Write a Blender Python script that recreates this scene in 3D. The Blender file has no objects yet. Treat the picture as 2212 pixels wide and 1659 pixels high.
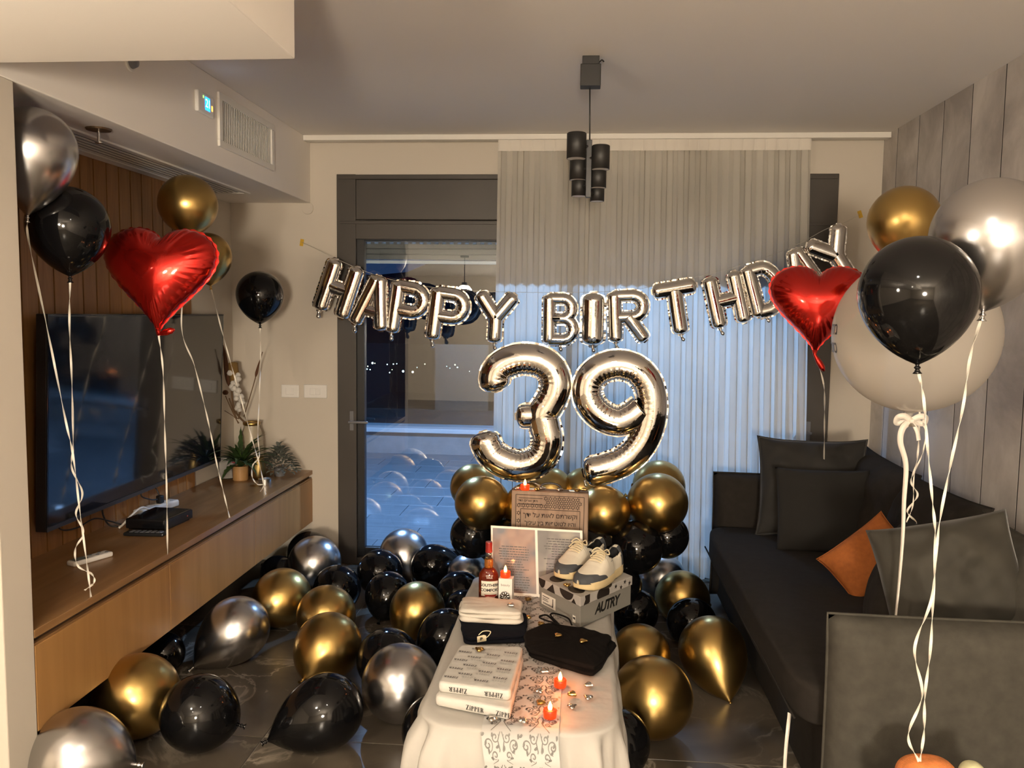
import bpy, bmesh, math, random
import numpy as np
from mathutils import Vector, Matrix, Quaternion, noise
PI = math.pi
SC = bpy.context.scene
COL = SC.collection

# ------------------------------------------------------------------ camera
CAM_F, CAM_PITCH, CAM_YAW, CAM_ROLL, CAM_H = 1778.6, .0851, .0838, .0129, 1.568
_f = Vector((-math.sin(CAM_YAW), math.cos(CAM_YAW), 0)); _r = Vector((math.cos(CAM_YAW), math.sin(CAM_YAW), 0)); _u = Vector((0, 0, 1))
FW = _f * math.cos(CAM_PITCH) - _u * math.sin(CAM_PITCH)
_u2 = _u * math.cos(CAM_PITCH) + _f * math.sin(CAM_PITCH)
RT = _r * math.cos(CAM_ROLL) + _u2 * math.sin(CAM_ROLL)
UP = _u2 * math.cos(CAM_ROLL) - _r * math.sin(CAM_ROLL)
EYE = Vector((0, 0, CAM_H))
cd = bpy.data.cameras.new('camera'); cam = bpy.data.objects.new('camera', cd); COL.objects.link(cam)
cd.sensor_width = 36.0; cd.lens = 36.0 * CAM_F / 2212.0; cd.clip_start = .02; cd.clip_end = 500
m = Matrix((RT, UP, -FW)).transposed().to_4x4(); m.translation = EYE
cam.matrix_world = m
SC.camera = cam
SC.cycles.max_bounces = 7; SC.cycles.diffuse_bounces = 4; SC.cycles.glossy_bounces = 4; SC.cycles.transmission_bounces = 5; SC.cycles.transparent_max_bounces = 10
SC.cycles.caustics_reflective = False; SC.cycles.caustics_refractive = False; SC.cycles.use_adaptive_sampling = True; SC.cycles.adaptive_threshold = .025; SC.cycles.use_light_tree = False

# ------------------------------------------------------------------ world, view
SC.view_settings.view_transform = 'Standard'; SC.view_settings.look = 'None'
SC.view_settings.gamma = 1.0; SC.view_settings.use_curve_mapping = False
SC.view_settings.exposure = 0.15
w = bpy.data.worlds.new('dusk'); SC.world = w; w.use_nodes = True
w.node_tree.nodes['Background'].inputs[0].default_value = (.05, .11, .28, 1)
w.node_tree.nodes['Background'].inputs[1].default_value = .32

# light levels (the lamps themselves are built with their fixtures below)
KITCHEN_W, FILL_W, SPOT_W, TERRACE_W, CANDLE_W = 66.0, 690.0, 8.0, 165.0, .42
WARM = (1.0, .855, .675); NEUTRAL = (1.0, .90, .78); COOL = (.33, .58, 1.0)

# ------------------------------------------------------------------ helpers
def pix(px, py):
    return FW + RT * ((px - 1106) / CAM_F) - UP * ((py - 829.5) / CAM_F)
def at(px, py, Y):
    d = pix(px, py); return EYE + d * (Y / d.y)
def atz(px, py, Z):
    d = pix(px, py); return EYE + d * ((Z - CAM_H) / d.z)
def atx(px, py, X):
    d = pix(px, py); return EYE + d * (X / d.x)

def tag(o, label=None, cat=None, group=None, kind=None):
    if label: o['label'] = label
    if cat: o['category'] = cat
    if group: o['group'] = group
    if kind: o['kind'] = kind
    return o
def thing(name, label, cat, loc=(0, 0, 0), group=None):
    o = bpy.data.objects.new(name, None); COL.objects.link(o); o.location = loc
    o.empty_display_size = .05
    return tag(o, label, cat, group)
def wloc(o):
    v = Vector((0, 0, 0))
    while o is not None: v = v + Vector(o.location); o = o.parent
    return v
def link(name, me, mat=None, parent=None):
    o = bpy.data.objects.new(name, me); COL.objects.link(o)
    if mat is not None and not me.materials: me.materials.append(mat)
    if parent is not None: o.parent = parent
    return o

class MB:
    def __init__(s): s.v = []; s.f = []
    def add(s, vs, fs):
        b = len(s.v); s.v += [tuple(p) for p in vs]; s.f += [tuple(b + i for i in f) for f in fs]; return s
    def box(s, x0, x1, y0, y1, z0, z1):
        return s.add([(x0,y0,z0),(x1,y0,z0),(x1,y1,z0),(x0,y1,z0),(x0,y0,z1),(x1,y0,z1),(x1,y1,z1),(x0,y1,z1)],
                     [(3,2,1,0),(4,5,6,7),(0,1,5,4),(1,2,6,5),(2,3,7,6),(3,0,4,7)])
    def tube(s, pts, r, n=8, caps=True, flat=None):
        """sweep along pts; r number or list; flat=(nx,ny,nz): squash the section along that axis"""
        pts = [Vector(p) for p in pts]; N = len(pts)
        rr = r if isinstance(r, (list, tuple)) else [r] * N
        t0 = (pts[1] - pts[0]).normalized()
        ref = Vector((0, 0, 1)) if abs(t0.z) < .9 else Vector((1, 0, 0))
        nrm = (ref - t0 * ref.dot(t0)).normalized(); vs = []
        for i in range(N):
            t = (pts[min(i + 1, N - 1)] - pts[max(i - 1, 0)])
            t = t.normalized() if t.length > 1e-9 else t0
            nrm = nrm - t * nrm.dot(t)
            nrm = nrm.normalized() if nrm.length > 1e-6 else t.orthogonal().normalized()
            bn = t.cross(nrm)
            for k in range(n):
                a = 2 * PI * k / n
                vs.append(pts[i] + (nrm * math.cos(a) + bn * math.sin(a)) * rr[i])
        fs = [(i*n+k, i*n+(k+1)%n, (i+1)*n+(k+1)%n, (i+1)*n+k) for i in range(N-1) for k in range(n)]
        if caps: fs += [tuple(range(n-1, -1, -1)), tuple((N-1)*n+k for k in range(n))]
        return s.add(vs, fs)
    def lathe(s, prof, n=24, c=(0, 0, 0), sx=1.0, sy=1.0):
        """prof [(r,z)] about vertical axis; r=0 ends close"""
        vs = []; rows = []
        for r, z in prof:
            if r < 1e-6: rows.append([len(vs)]); vs.append((c[0], c[1], c[2] + z))
            else:
                rows.append(list(range(len(vs), len(vs) + n)))
                vs += [(c[0] + sx*r*math.cos(2*PI*k/n), c[1] + sy*r*math.sin(2*PI*k/n), c[2] + z) for k in range(n)]
        fs = []
        for a, b in zip(rows, rows[1:]):
            for k in range(n):
                k2 = (k + 1) % n
                if len(a) == 1 and len(b) == 1: continue
                if len(a) == 1: fs.append((a[0], b[k2], b[k]))
                elif len(b) == 1: fs.append((a[k], a[k2], b[0]))
                else: fs.append((a[k], a[k2], b[k2], b[k]))
        return s.add(vs, fs)
    def grid(s, fn, nu, nv, skip=None, closeu=False):
        vs = [fn(i / nu, j / nv) for i in range(nu + 1) for j in range(nv + 1)]
        fs = []
        for i in range(nu):
            for j in range(nv):
                if skip and skip((i + .5) / nu, (j + .5) / nv): continue
                a = i*(nv+1)+j; fs.append((a, a+1, a+nv+2, a+nv+1))
        return s.add(vs, fs)
    def prism(s, poly, fa, fb):
        """poly list of 2d, fa/fb map 2d -> 3d for the two faces"""
        n = len(poly); vs = [fa(*p) for p in poly] + [fb(*p) for p in poly]
        return s.add(vs, [tuple(range(n-1, -1, -1)), tuple(range(n, 2*n))] + [(i, (i+1) % n, n+(i+1) % n, n+i) for i in range(n)])
    def xf(s, M):
        s.v = [tuple(M @ Vector(p)) for p in s.v]; return s
    def build(s, name, mat, parent=None, smooth=False, world=True, bevel=0, weld=False, kind=None, seg=2):
        off = wloc(parent) if (parent is not None and world) else Vector((0, 0, 0))
        me = bpy.data.meshes.new(name)
        me.from_pydata([(x-off.x, y-off.y, z-off.z) for x, y, z in s.v], [], s.f)
        if weld or not smooth:
            bm = bmesh.new(); bm.from_mesh(me)
            if weld: bmesh.ops.remove_doubles(bm, verts=bm.verts, dist=1e-5)
            bmesh.ops.recalc_face_normals(bm, faces=bm.faces); bm.to_mesh(me); bm.free()
        if smooth: me.polygons.foreach_set('use_smooth', [True] * len(me.polygons))
        o = link(name, me, mat, parent)
        if bevel:
            b = o.modifiers.new('edge', 'BEVEL'); b.width = bevel; b.segments = seg; b.limit_method = 'ANGLE'
        if kind: o['kind'] = kind
        return o

def boxp(name, b, mat, parent=None, bevel=.002, kind=None):
    return MB().box(*b).build(name, mat, parent, bevel=bevel, kind=kind)
def frame_M(c, n, up):
    """matrix: local x = right, local z = up, local -y = outward normal n"""
    n = Vector(n).normalized(); z = Vector(up); z = (z - n * z.dot(n)).normalized(); y = -n; x = y.cross(z)
    M = Matrix((x, y, z)).transposed().to_4x4(); M.translation = Vector(c); return M
def bez(pts, n=60):
    """Catmull-Rom through pts"""
    P = [Vector(p) for p in pts]; P = [P[0]*2-P[1]] + P + [P[-1]*2-P[-2]]; out = []; S = len(P) - 3
    for i in range(n + 1):
        t = i / n * S; k = min(int(t), S - 1); t -= k; a, b, c, d = P[k:k+4]
        out.append(.5*((2*b)+(c-a)*t+(2*a-5*b+4*c-d)*t*t+(3*b-a-3*c+d)*t**3))
    return out
def lerp_tab(tab, t):
    for (a, x), (b, y) in zip(tab, tab[1:]):
        if t <= b: return x + (y - x) * (t - a) / (b - a) if b > a else y
    return tab[-1][1]
def text_mb(s, size, align='CENTER', bold=0.0, shear=0.0, spacing=1.0):
    cu = bpy.data.curves.new('writing', 'FONT'); cu.body = s; cu.size = size; cu.align_x = align; cu.align_y = 'CENTER'
    cu.offset = bold; cu.shear = shear; cu.space_character = spacing; cu.resolution_u = 3
    ob = bpy.data.objects.new('writing', cu); me = bpy.data.meshes.new_from_object(ob)
    mb = MB(); mb.add([v.co.copy() for v in me.vertices], [tuple(p.vertices) for p in me.polygons])
    bpy.data.objects.remove(ob); bpy.data.curves.remove(cu); bpy.data.meshes.remove(me)
    return mb
def on_face(mb, c, xd, yd):
    """put flat writing (xy plane) on a face: c centre, xd reading direction, yd up direction"""
    xd = Vector(xd).normalized(); yd = Vector(yd).normalized(); n = xd.cross(yd)
    M = Matrix((xd, yd, n)).transposed().to_4x4(); M.translation = Vector(c); return mb.xf(M)

# ------------------------------------------------------------------ materials
def new_mat(name):
    m = bpy.data.materials.new(name); m.use_nodes = True; nt = m.node_tree
    return m, nt, nt.nodes['Principled BSDF'], nt.nodes['Material Output']
def mat(name, col, rough=.5, metal=0.0, var=0.0, vscale=8.0, stretch=None, bump=0.0, bscale=60.0, coat=0.0, spec=None, sheen=0.0, trans=0.0, emit=None, estr=0.0, sub=0.0, ior=None, bdist=.002):
    m, nt, b, out = new_mat(name)
    b.inputs['Base Color'].default_value = (*col, 1); b.inputs['Roughness'].default_value = rough; b.inputs['Metallic'].default_value = metal
    if coat: b.inputs['Coat Weight'].default_value = coat; b.inputs['Coat Roughness'].default_value = .05
    if spec is not None: b.inputs['Specular IOR Level'].default_value = spec
    if sheen: b.inputs['Sheen Weight'].default_value = sheen; b.inputs['Sheen Roughness'].default_value = .4
    if trans: b.inputs['Transmission Weight'].default_value = trans
    if ior: b.inputs['IOR'].default_value = ior
    if emit: b.inputs['Emission Color'].default_value = (*emit, 1); b.inputs['Emission Strength'].default_value = estr
    if sub: b.inputs['Subsurface Weight'].default_value = sub; b.inputs['Subsurface Radius'].default_value = (.02, .01, .005)
    if var or bump:
        tc = nt.nodes.new('ShaderNodeTexCoord'); mp = nt.nodes.new('ShaderNodeMapping')
        nt.links.new(tc.outputs['Object'], mp.inputs[0])
        if stretch: mp.inputs['Scale'].default_value = stretch
    if var:
        nz = nt.nodes.new('ShaderNodeTexNoise'); nz.inputs['Scale'].default_value = vscale; nz.inputs['Detail'].default_value = 5
        nt.links.new(mp.outputs[0], nz.inputs[0])
        rp = nt.nodes.new('ShaderNodeValToRGB'); rp.color_ramp.elements[0].position = .3; rp.color_ramp.elements[1].position = .7
        rp.color_ramp.elements[0].color = (*[c * (1 - var) for c in col], 1); rp.color_ramp.elements[1].color = (*[min(1, c * (1 + var)) for c in col], 1)
        nt.links.new(nz.outputs[0], rp.inputs[0]); nt.links.new(rp.outputs[0], b.inputs['Base Color'])
    if bump:
        n2 = nt.nodes.new('ShaderNodeTexNoise'); n2.inputs['Scale'].default_value = bscale; n2.inputs['Detail'].default_value = 3
        nt.links.new(mp.outputs[0], n2.inputs[0])
        bp = nt.nodes.new('ShaderNodeBump'); bp.inputs['Strength'].default_value = bump; bp.inputs['Distance'].default_value = bdist
        nt.links.new(n2.outputs[0], bp.inputs['Height']); nt.links.new(bp.outputs[0], b.inputs['Normal'])
    return m
def wood_mat(name, c1, c2, rough=.4, axis='Z', scale=1.0, coat=0.0):
    m, nt, b, out = new_mat(name)
    tc = nt.nodes.new('ShaderNodeTexCoord'); mp = nt.nodes.new('ShaderNodeMapping'); oi = nt.nodes.new('ShaderNodeObjectInfo')
    ad = nt.nodes.new('ShaderNodeVectorMath'); ad.operation = 'MULTIPLY_ADD'
    nt.links.new(oi.outputs['Random'], ad.inputs[0]); ad.inputs[1].default_value = (7, 7, 7)
    nt.links.new(tc.outputs['Object'], ad.inputs[2]); nt.links.new(ad.outputs[0], mp.inputs[0])
    s = {'X': (1.2, 14, 14), 'Y': (14, 1.2, 14), 'Z': (14, 14, 1.2)}[axis]
    mp.inputs['Scale'].default_value = [k * scale for k in s]
    nz = nt.nodes.new('ShaderNodeTexNoise'); nz.inputs['Scale'].default_value = 2.2; nz.inputs['Detail'].default_value = 8; nz.inputs['Distortion'].default_value = .9
    nt.links.new(mp.outputs[0], nz.inputs[0])
    rp = nt.nodes.new('ShaderNodeValToRGB'); rp.color_ramp.elements[0].position = .32; rp.color_ramp.elements[1].position = .68
    rp.color_ramp.elements[0].color = (*c1, 1); rp.color_ramp.elements[1].color = (*c2, 1)
    nt.links.new(nz.outputs[0], rp.inputs[0]); nt.links.new(rp.outputs[0], b.inputs['Base Color'])
    b.inputs['Roughness'].default_value = rough
    if coat: b.inputs['Coat Weight'].default_value = coat; b.inputs['Coat Roughness'].default_value = .25
    bp = nt.nodes.new('ShaderNodeBump'); bp.inputs['Strength'].default_value = .12; bp.inputs['Distance'].default_value = .001
    nt.links.new(nz.outputs[0], bp.inputs['Height']); nt.links.new(bp.outputs[0], b.inputs['Normal'])
    return m
def marble_mat():
    m, nt, b, out = new_mat('dark_marble')
    g = nt.nodes.new('ShaderNodeNewGeometry'); oi = nt.nodes.new('ShaderNodeObjectInfo')
    ad = nt.nodes.new('ShaderNodeVectorMath'); ad.operation = 'MULTIPLY_ADD'
    nt.links.new(oi.outputs['Random'], ad.inputs[0]); ad.inputs[1].default_value = (9, 5, 3); nt.links.new(g.outputs['Position'], ad.inputs[2])
    n1 = nt.nodes.new('ShaderNodeTexNoise'); n1.inputs['Scale'].default_value = 2.6; n1.inputs['Detail'].default_value = 7; n1.inputs['Distortion'].default_value = .6
    nt.links.new(ad.outputs[0], n1.inputs[0])
    r1 = nt.nodes.new('ShaderNodeValToRGB'); r1.color_ramp.elements[0].position = .3; r1.color_ramp.elements[1].position = .72
    r1.color_ramp.elements[0].color = (.040, .033, .025, 1); r1.color_ramp.elements[1].color = (.135, .112, .084, 1)
    nt.links.new(n1.outputs[0], r1.inputs[0])
    # veins: thin band where a distorted noise crosses one half
    n2 = nt.nodes.new('ShaderNodeTexNoise'); n2.inputs['Scale'].default_value = 2.6; n2.inputs['Detail'].default_value = 9; n2.inputs['Roughness'].default_value = .55; n2.inputs['Distortion'].default_value = 1.6
    nt.links.new(ad.outputs[0], n2.inputs[0])
    r2 = nt.nodes.new('ShaderNodeValToRGB'); e = r2.color_ramp.elements
    e[0].position = .474; e[0].color = (0, 0, 0, 1); e[1].position = .5; e[1].color = (1, 1, 1, 1); x = e.new(.524); x.color = (0, 0, 0, 1)
    nt.links.new(n2.outputs[0], r2.inputs[0])
    n3 = nt.nodes.new('ShaderNodeTexNoise'); n3.inputs['Scale'].default_value = 1.7; nt.links.new(ad.outputs[0], n3.inputs[0])
    r3 = nt.nodes.new('ShaderNodeValToRGB'); r3.color_ramp.elements[0].position = .40; r3.color_ramp.elements[1].position = .62
    nt.links.new(n3.outputs[0], r3.inputs[0])
    mu = nt.nodes.new('ShaderNodeMath'); mu.operation = 'MULTIPLY'; nt.links.new(r2.outputs[0], mu.inputs[0]); nt.links.new(r3.outputs[0], mu.inputs[1])
    mx = nt.nodes.new('ShaderNodeMixRGB'); nt.links.new(mu.outputs[0], mx.inputs[0]); nt.links.new(r1.outputs[0], mx.inputs[1]); mx.inputs[2].default_value = (.34, .30, .24, 1)
    nt.links.new(mx.outputs[0], b.inputs['Base Color']); b.inputs['Roughness'].default_value = .28; b.inputs['Specular IOR Level'].default_value = .35
    return m
def concrete_mat():
    m, nt, b, out = new_mat('concrete_look_panel')
    g = nt.nodes.new('ShaderNodeNewGeometry'); oi = nt.nodes.new('ShaderNodeObjectInfo')
    ad = nt.nodes.new('ShaderNodeVectorMath'); ad.operation = 'MULTIPLY_ADD'
    nt.links.new(oi.outputs['Random'], ad.inputs[0]); ad.inputs[1].default_value = (1, 1, 1); nt.links.new(g.outputs['Position'], ad.inputs[2])
    n1 = nt.nodes.new('ShaderNodeTexNoise'); n1.inputs['Scale'].default_value = 2.2; n1.inputs['Detail'].default_value = 9; n1.inputs['Roughness'].default_value = .62; n1.inputs['Distortion'].default_value = .5
    nt.links.new(ad.outputs[0], n1.inputs[0])
    r1 = nt.nodes.new('ShaderNodeValToRGB'); e = r1.color_ramp.elements; e[0].position = .36; e[1].position = .64
    e[0].color = (.36, .325, .295, 1); e[1].color = (.64, .59, .54, 1)
    nt.links.new(n1.outputs[0], r1.inputs[0]); nt.links.new(r1.outputs[0], b.inputs['Base Color']); b.inputs['Roughness'].default_value = .55
    return m
def facing_fresnel(nt, f0, gain, power=4.0):
    lw = nt.nodes.new('ShaderNodeLayerWeight'); lw.inputs[0].default_value = .5
    pw = nt.nodes.new('ShaderNodeMath'); pw.operation = 'POWER'; nt.links.new(lw.outputs['Facing'], pw.inputs[0]); pw.inputs[1].default_value = power
    ma = nt.nodes.new('ShaderNodeMath'); ma.operation = 'MULTIPLY_ADD'; ma.use_clamp = True; nt.links.new(pw.outputs[0], ma.inputs[0]); ma.inputs[1].default_value = gain; ma.inputs[2].default_value = f0
    return ma
def glass_mat(name, tint=(1, 1, 1), refl=1.45, rough=0.0, extra=0.0):
    """thin sheet: transparent, with fresnel reflection"""
    m, nt, b, out = new_mat(name); nt.nodes.remove(b)
    tr = nt.nodes.new('ShaderNodeBsdfTransparent'); tr.inputs[0].default_value = (*tint, 1)
    gl = nt.nodes.new('ShaderNodeBsdfGlossy'); gl.inputs['Roughness'].default_value = rough
    ma = facing_fresnel(nt, .04 + extra, .85)
    mx = nt.nodes.new('ShaderNodeMixShader'); nt.links.new(ma.outputs[0], mx.inputs[0]); nt.links.new(tr.outputs[0], mx.inputs[1]); nt.links.new(gl.outputs[0], mx.inputs[2])
    nt.links.new(mx.outputs[0], out.inputs[0]); return m
def sheer_mat(name, col, trn=.45, clear=.16):
    m, nt, b, out = new_mat(name); nt.nodes.remove(b)
    df = nt.nodes.new('ShaderNodeBsdfDiffuse'); df.inputs[0].default_value = (*col, 1)
    tl = nt.nodes.new('ShaderNodeBsdfTranslucent'); tl.inputs[0].default_value = (*col, 1)
    tr = nt.nodes.new('ShaderNodeBsdfTransparent')
    m1 = nt.nodes.new('ShaderNodeMixShader'); m1.inputs[0].default_value = trn
    nt.links.new(df.outputs[0], m1.inputs[1]); nt.links.new(tl.outputs[0], m1.inputs[2])
    m2 = nt.nodes.new('ShaderNodeMixShader'); m2.inputs[0].default_value = clear
    nt.links.new(m1.outputs[0], m2.inputs[1]); nt.links.new(tr.outputs[0], m2.inputs[2])
    nt.links.new(m2.outputs[0], out.inputs[0]); return m
def emit_mat(name, col, s):
    m, nt, b, out = new_mat(name); nt.nodes.remove(b)
    e = nt.nodes.new('ShaderNodeEmission'); e.inputs[0].default_value = (*col, 1); e.inputs[1].default_value = s
    nt.links.new(e.outputs[0], out.inputs[0])
    if not name.startswith('lit_bulb'): m.cycles.emission_sampling = 'NONE'
    return m

M = {}
M['wall'] = mat('painted_plaster', (.60, .545, .465), .85, bump=.05, bscale=220)
M['ceil'] = mat('ceiling_paint', (.86, .81, .745), .9)
M['marble'] = marble_mat(); M['grout'] = mat('grout', (.30, .28, .25), .8)
M['concrete'] = concrete_mat(); M['seam'] = mat('panel_backing', (.012, .008, .007), .9)
M['wood_v'] = wood_mat('oak_slat', (.24, .105, .030), (.34, .165, .055), .45, 'Z')
M['wood_y'] = wood_mat('oak_front', (.33, .165, .052), (.41, .215, .074), .40, 'Z', .4)
M['wood_top'] = wood_mat('oak_top', (.23, .115, .042), (.33, .180, .074), .32, 'Y', .6)
M['dark_frame'] = mat('bronze_aluminium', (.050, .042, .034), .45, var=.1, vscale=3)
M['black_frame'] = mat('black_gasket', (.012, .012, .013), .4)
M['glass'] = glass_mat('window_glass', (.93, .97, 1.0), 1.45, 0, .055)
M['rail_glass'] = glass_mat('railing_glass', (.85, .93, .96), 1.5, 0, .03)
M['sheer'] = sheer_mat('sheer_curtain', (.80, .77, .70), .42, .12)
M['sheer_top'] = sheer_mat('curtain_heading', (.88, .83, .75), .25, 0.0)
M['white_pl'] = mat('white_plastic', (.78, .75, .69), .4)
M['white_gl'] = mat('white_gloss', (.80, .78, .74), .22)
M['grey_pl'] = mat('grey_plastic', (.16, .16, .17), .35)
M['black_pl'] = mat('black_plastic', (.012, .012, .013), .35)
M['black_gl'] = mat('black_gloss', (.006, .006, .007), .12)
M['screen'] = mat('tv_screen', (.004, .004, .006), .09, coat=.6)
M['tv_trim'] = mat('tv_trim', (.10, .11, .13), .3, metal=.7)
M['chrome'] = mat('steel', (.62, .60, .58), .22, metal=1)
M['lamp_black'] = mat('lamp_black', (.014, .013, .012), .5)
M['lamp_in'] = mat('lamp_diffuser', (.85, .83, .80), .5)
M['latex_black'] = mat('black_latex', (.004, .004, .0045), .08, spec=.38)
M['latex_gold'] = mat('gold_latex', (.52, .355, .125), .30, metal=1)
M['latex_silver'] = mat('silver_latex', (.55, .54, .54), .26, metal=1)
M['foil'] = mat('silver_foil', (.80, .77, .73), .055, metal=1, bump=.10, bscale=55, bdist=.004)
M['foil_red'] = mat('red_foil', (.66, .020, .012), .2, metal=.9, bump=.14, bscale=40, bdist=.005, coat=.6)
M['bubble'] = None
M['ribbon'] = mat('white_ribbon', (.85, .80, .70), .35)
M['ribbon_s'] = mat('satin_ribbon', (.86, .80, .72), .3, sheen=.3)
M['sofa'] = mat('charcoal_linen', (.023, .0195, .0165), .95, var=.12, vscale=30, bump=.25, bscale=500, spec=.2)
M['sofa_lit'] = mat('lit_linen', (.062, .058, .048), .95, var=.14, vscale=25, bump=.25, bscale=500, spec=.2)  # same sofa linen, lighter: light on the near end put into its colour
M['velvet'] = mat('grey_velvet', (.015, .0135, .0115), .8, var=.25, vscale=9, sheen=.12)
M['velvet2'] = mat('taupe_velvet', (.034, .031, .023), .8, var=.2, vscale=10, sheen=.2)
M['linen_dk'] = mat('dark_linen', (.012, .011, .0095), .95, bump=.3, bscale=500)
M['orange'] = mat('rust_fabric', (.36, .105, .018), .85, var=.12, vscale=60, bump=.3, bscale=400)
M['cloth'] = mat('white_tablecloth', (.46, .44, .405), .75, var=.03, vscale=6, bump=.5, bscale=11, bdist=.008)
M['runner'] = mat('white_runner', (.49, .48, .46), .55, bump=.1, bscale=30)
M['silver_print'] = mat('silver_print', (.15, .145, .135), .45, metal=.2)
M['tea_red'] = mat('red_led_cup', (.45, .01, .003), .3, emit=(1.0, .055, .004), estr=1.0)
M['flame'] = emit_mat('led_flame', (1.0, .52, .13), 9)
# ================================================================== THE SETTING
XL, XR, YB, ZC, ZS, YN, YP = -1.654, 1.689, 4.94, 2.60, 2.22, 2.317, 2.185
NX = -2.143            # front of the oak slats in the niche
YR = -4.6              # rear wall
XK = -3.6              # far kitchen wall
def struct(o): o['kind'] = 'structure'; return o

fl = struct(boxp('floor', (XK-.1, XR+.2, YR-.1, YB+.18, -.08, -.004), M['grout'], bevel=0))
for i in range(-3, 3):
    for j in range(-8, 4):
        x0, y0 = -1.14 + i, 2.83 + j
        x1, y1 = min(x0 + 1, XR + .01), min(y0 + 1, YB + .05); x0 = max(x0, XK); y0 = max(y0, YR)
        if x1 - x0 < .05 or y1 - y0 < .05: continue
        boxp('tile', (x0 + .0018, x1 - .0018, y0 + .0018, y1 - .0018, -.02, 0), M['marble'], fl, bevel=.0012)
struct(boxp('ceiling', (XK-.1, XR+.2, YR-.1, YB+.2, ZC, ZC+.1), M['ceil'], bevel=0))
wb = MB(); DX0, DX1, DZ = -1.489, 1.4476, 2.39
wb.box(NX-.2, DX0, YB, YB+.18, 0, ZC); wb.box(DX1, XR+.2, YB, YB+.18, 0, ZC); wb.box(DX0, DX1, YB, YB+.18, DZ, ZC)
struct(wb.build('wall_back', M['wall']))
wr = struct(boxp('wall_right', (XR+.0009, XR+.2, YR, YB, 0, ZC), M['seam'], bevel=0))
y = 4.733; ys = [YB]
while y > YR: ys.append(y); y -= .2885
ys.append(YR)
for a, b in zip(ys, ys[1:]):
    boxp('panel', (XR, XR+.004, b + .0045, a - .0045, 0, ZC), M['concrete'], wr, bevel=0)
struct(boxp('wall_left', (XK, XL, YP, YN, 0, ZS), M['wall'], bevel=.004))
wn = struct(boxp('wall_niche', (NX-.2, NX-.012, YN, YB, 0, ZS), M['wall'], bevel=0))
boxp('slat_backing', (NX-.0122, NX-.009, YN, 4.386, 0, ZS), M['seam'], wn, 0)
k = 0; y = 4.386
while y > YN:
    b = max(YN, y - .0988)
    boxp('slat', (NX-.012, NX, b + .0045, y - .0045, 0, ZS), M['wood_v'], wn, bevel=0); y -= .0988
struct(boxp('ceiling_soffit', (XK, XL, YP, YB, ZS, ZC), M['ceil'], bevel=.004))
struct(boxp('ceiling_kitchen', (XK, -.757, YR, 2.148, ZS, ZC), M['ceil'], bevel=.004))
struct(boxp('ceiling_kitchen_edge', (XK, XL, 2.148, YP, ZS, ZC), M['ceil'], bevel=0))
struct(boxp('wall_rear', (XK-.1, XR+.2, YR-.15, YR, 0, ZC), M['wall'], bevel=0))
struct(boxp('wall_kitchen', (XK-.15, XK, YR, YN, 0, ZC), M['wall'], bevel=0))

# ---- lamps: globe over the kitchen counter, ceiling spots, and an added globe behind the camera
def area_light(name, loc, size, power, col, parent, rot=(0, 0, 0), shape='DISK', size_y=None, spread=PI):
    ld = bpy.data.lights.new(name, 'AREA'); ld.shape = shape; ld.size = size; ld.energy = power; ld.color = col; ld.spread = spread
    if size_y: ld.size_y = size_y
    o = bpy.data.objects.new(name, ld); COL.objects.link(o); o.location = Vector(loc) - wloc(parent); o.rotation_euler = rot; o.parent = parent; return o
def point_light(name, loc, r, power, col, parent):
    ld = bpy.data.lights.new(name, 'POINT'); ld.shadow_soft_size = r; ld.energy = power; ld.color = col
    o = bpy.data.objects.new(name, ld); COL.objects.link(o); o.location = Vector(loc) - wloc(parent); o.parent = parent; return o
def globe_lamp(loc, r, ztop, power, col, label):
    t = thing('globe_light', label, 'lamp', loc)
    MB().tube([(loc[0], loc[1], loc[2]+r), (loc[0], loc[1], ztop)], .004, 8).build('cord', M['lamp_black'], t, smooth=True)
    MB().lathe([(0, ztop), (.05, ztop), (.05, ztop-.02), (0, ztop-.02)], 20, (loc[0], loc[1], 0)).build('ceiling_rose', M['lamp_black'], t)
    MB().lathe([(0, r+.03), (.03, r+.03), (.035, r*.93), (0, r*.93)], 20, loc).build('socket', M['lamp_black'], t)
    MB().lathe([(r*math.sin(a*PI/16), r*math.cos(a*PI/16)) if 0 < a < 16 else (0, r*math.cos(a*PI/16)) for a in range(17)], 28, loc).build('bulb', emit_mat('lit_bulb', col, power/(4*PI*PI*r*r)*.9), t, smooth=True)
    return t
globe_lamp((-1.35, .55, 1.80), .09, ZS, KITCHEN_W, WARM, 'lit globe lamp hanging over the kitchen side')
globe_lamp((.10, -2.5, 1.38), .26, ZC, FILL_W, WARM, 'added globe light hanging unseen behind the viewer')  # unseen globe added to brighten the ceiling and the room
def ceiling_spot(x, y, z, power, col, label):
    t = thing('ceiling_spot', label, 'lamp', (x, y, z - .02))
    MB().lathe([(.045, 0), (.062, 0), (.062, -.02), (.045, -.02), (.045, 0)], 28, (x, y, z)).build('trim_ring', M['white_pl'], t, smooth=False)
    MB().lathe([(0, -.012), (.045, -.012)], 28, (x, y, z)).build('lens', emit_mat('lit_lens', col, 6), t)
    area_light('spot_light', (x, y, z - .025), .09, power, col, t)
ceiling_spot(.12, .35, ZC, SPOT_W, NEUTRAL, 'round ceiling spot just in front of the viewer')
ceiling_spot(-.95, -.9, ZS, SPOT_W, WARM, 'round ceiling spot under the dropped kitchen ceiling')

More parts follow.
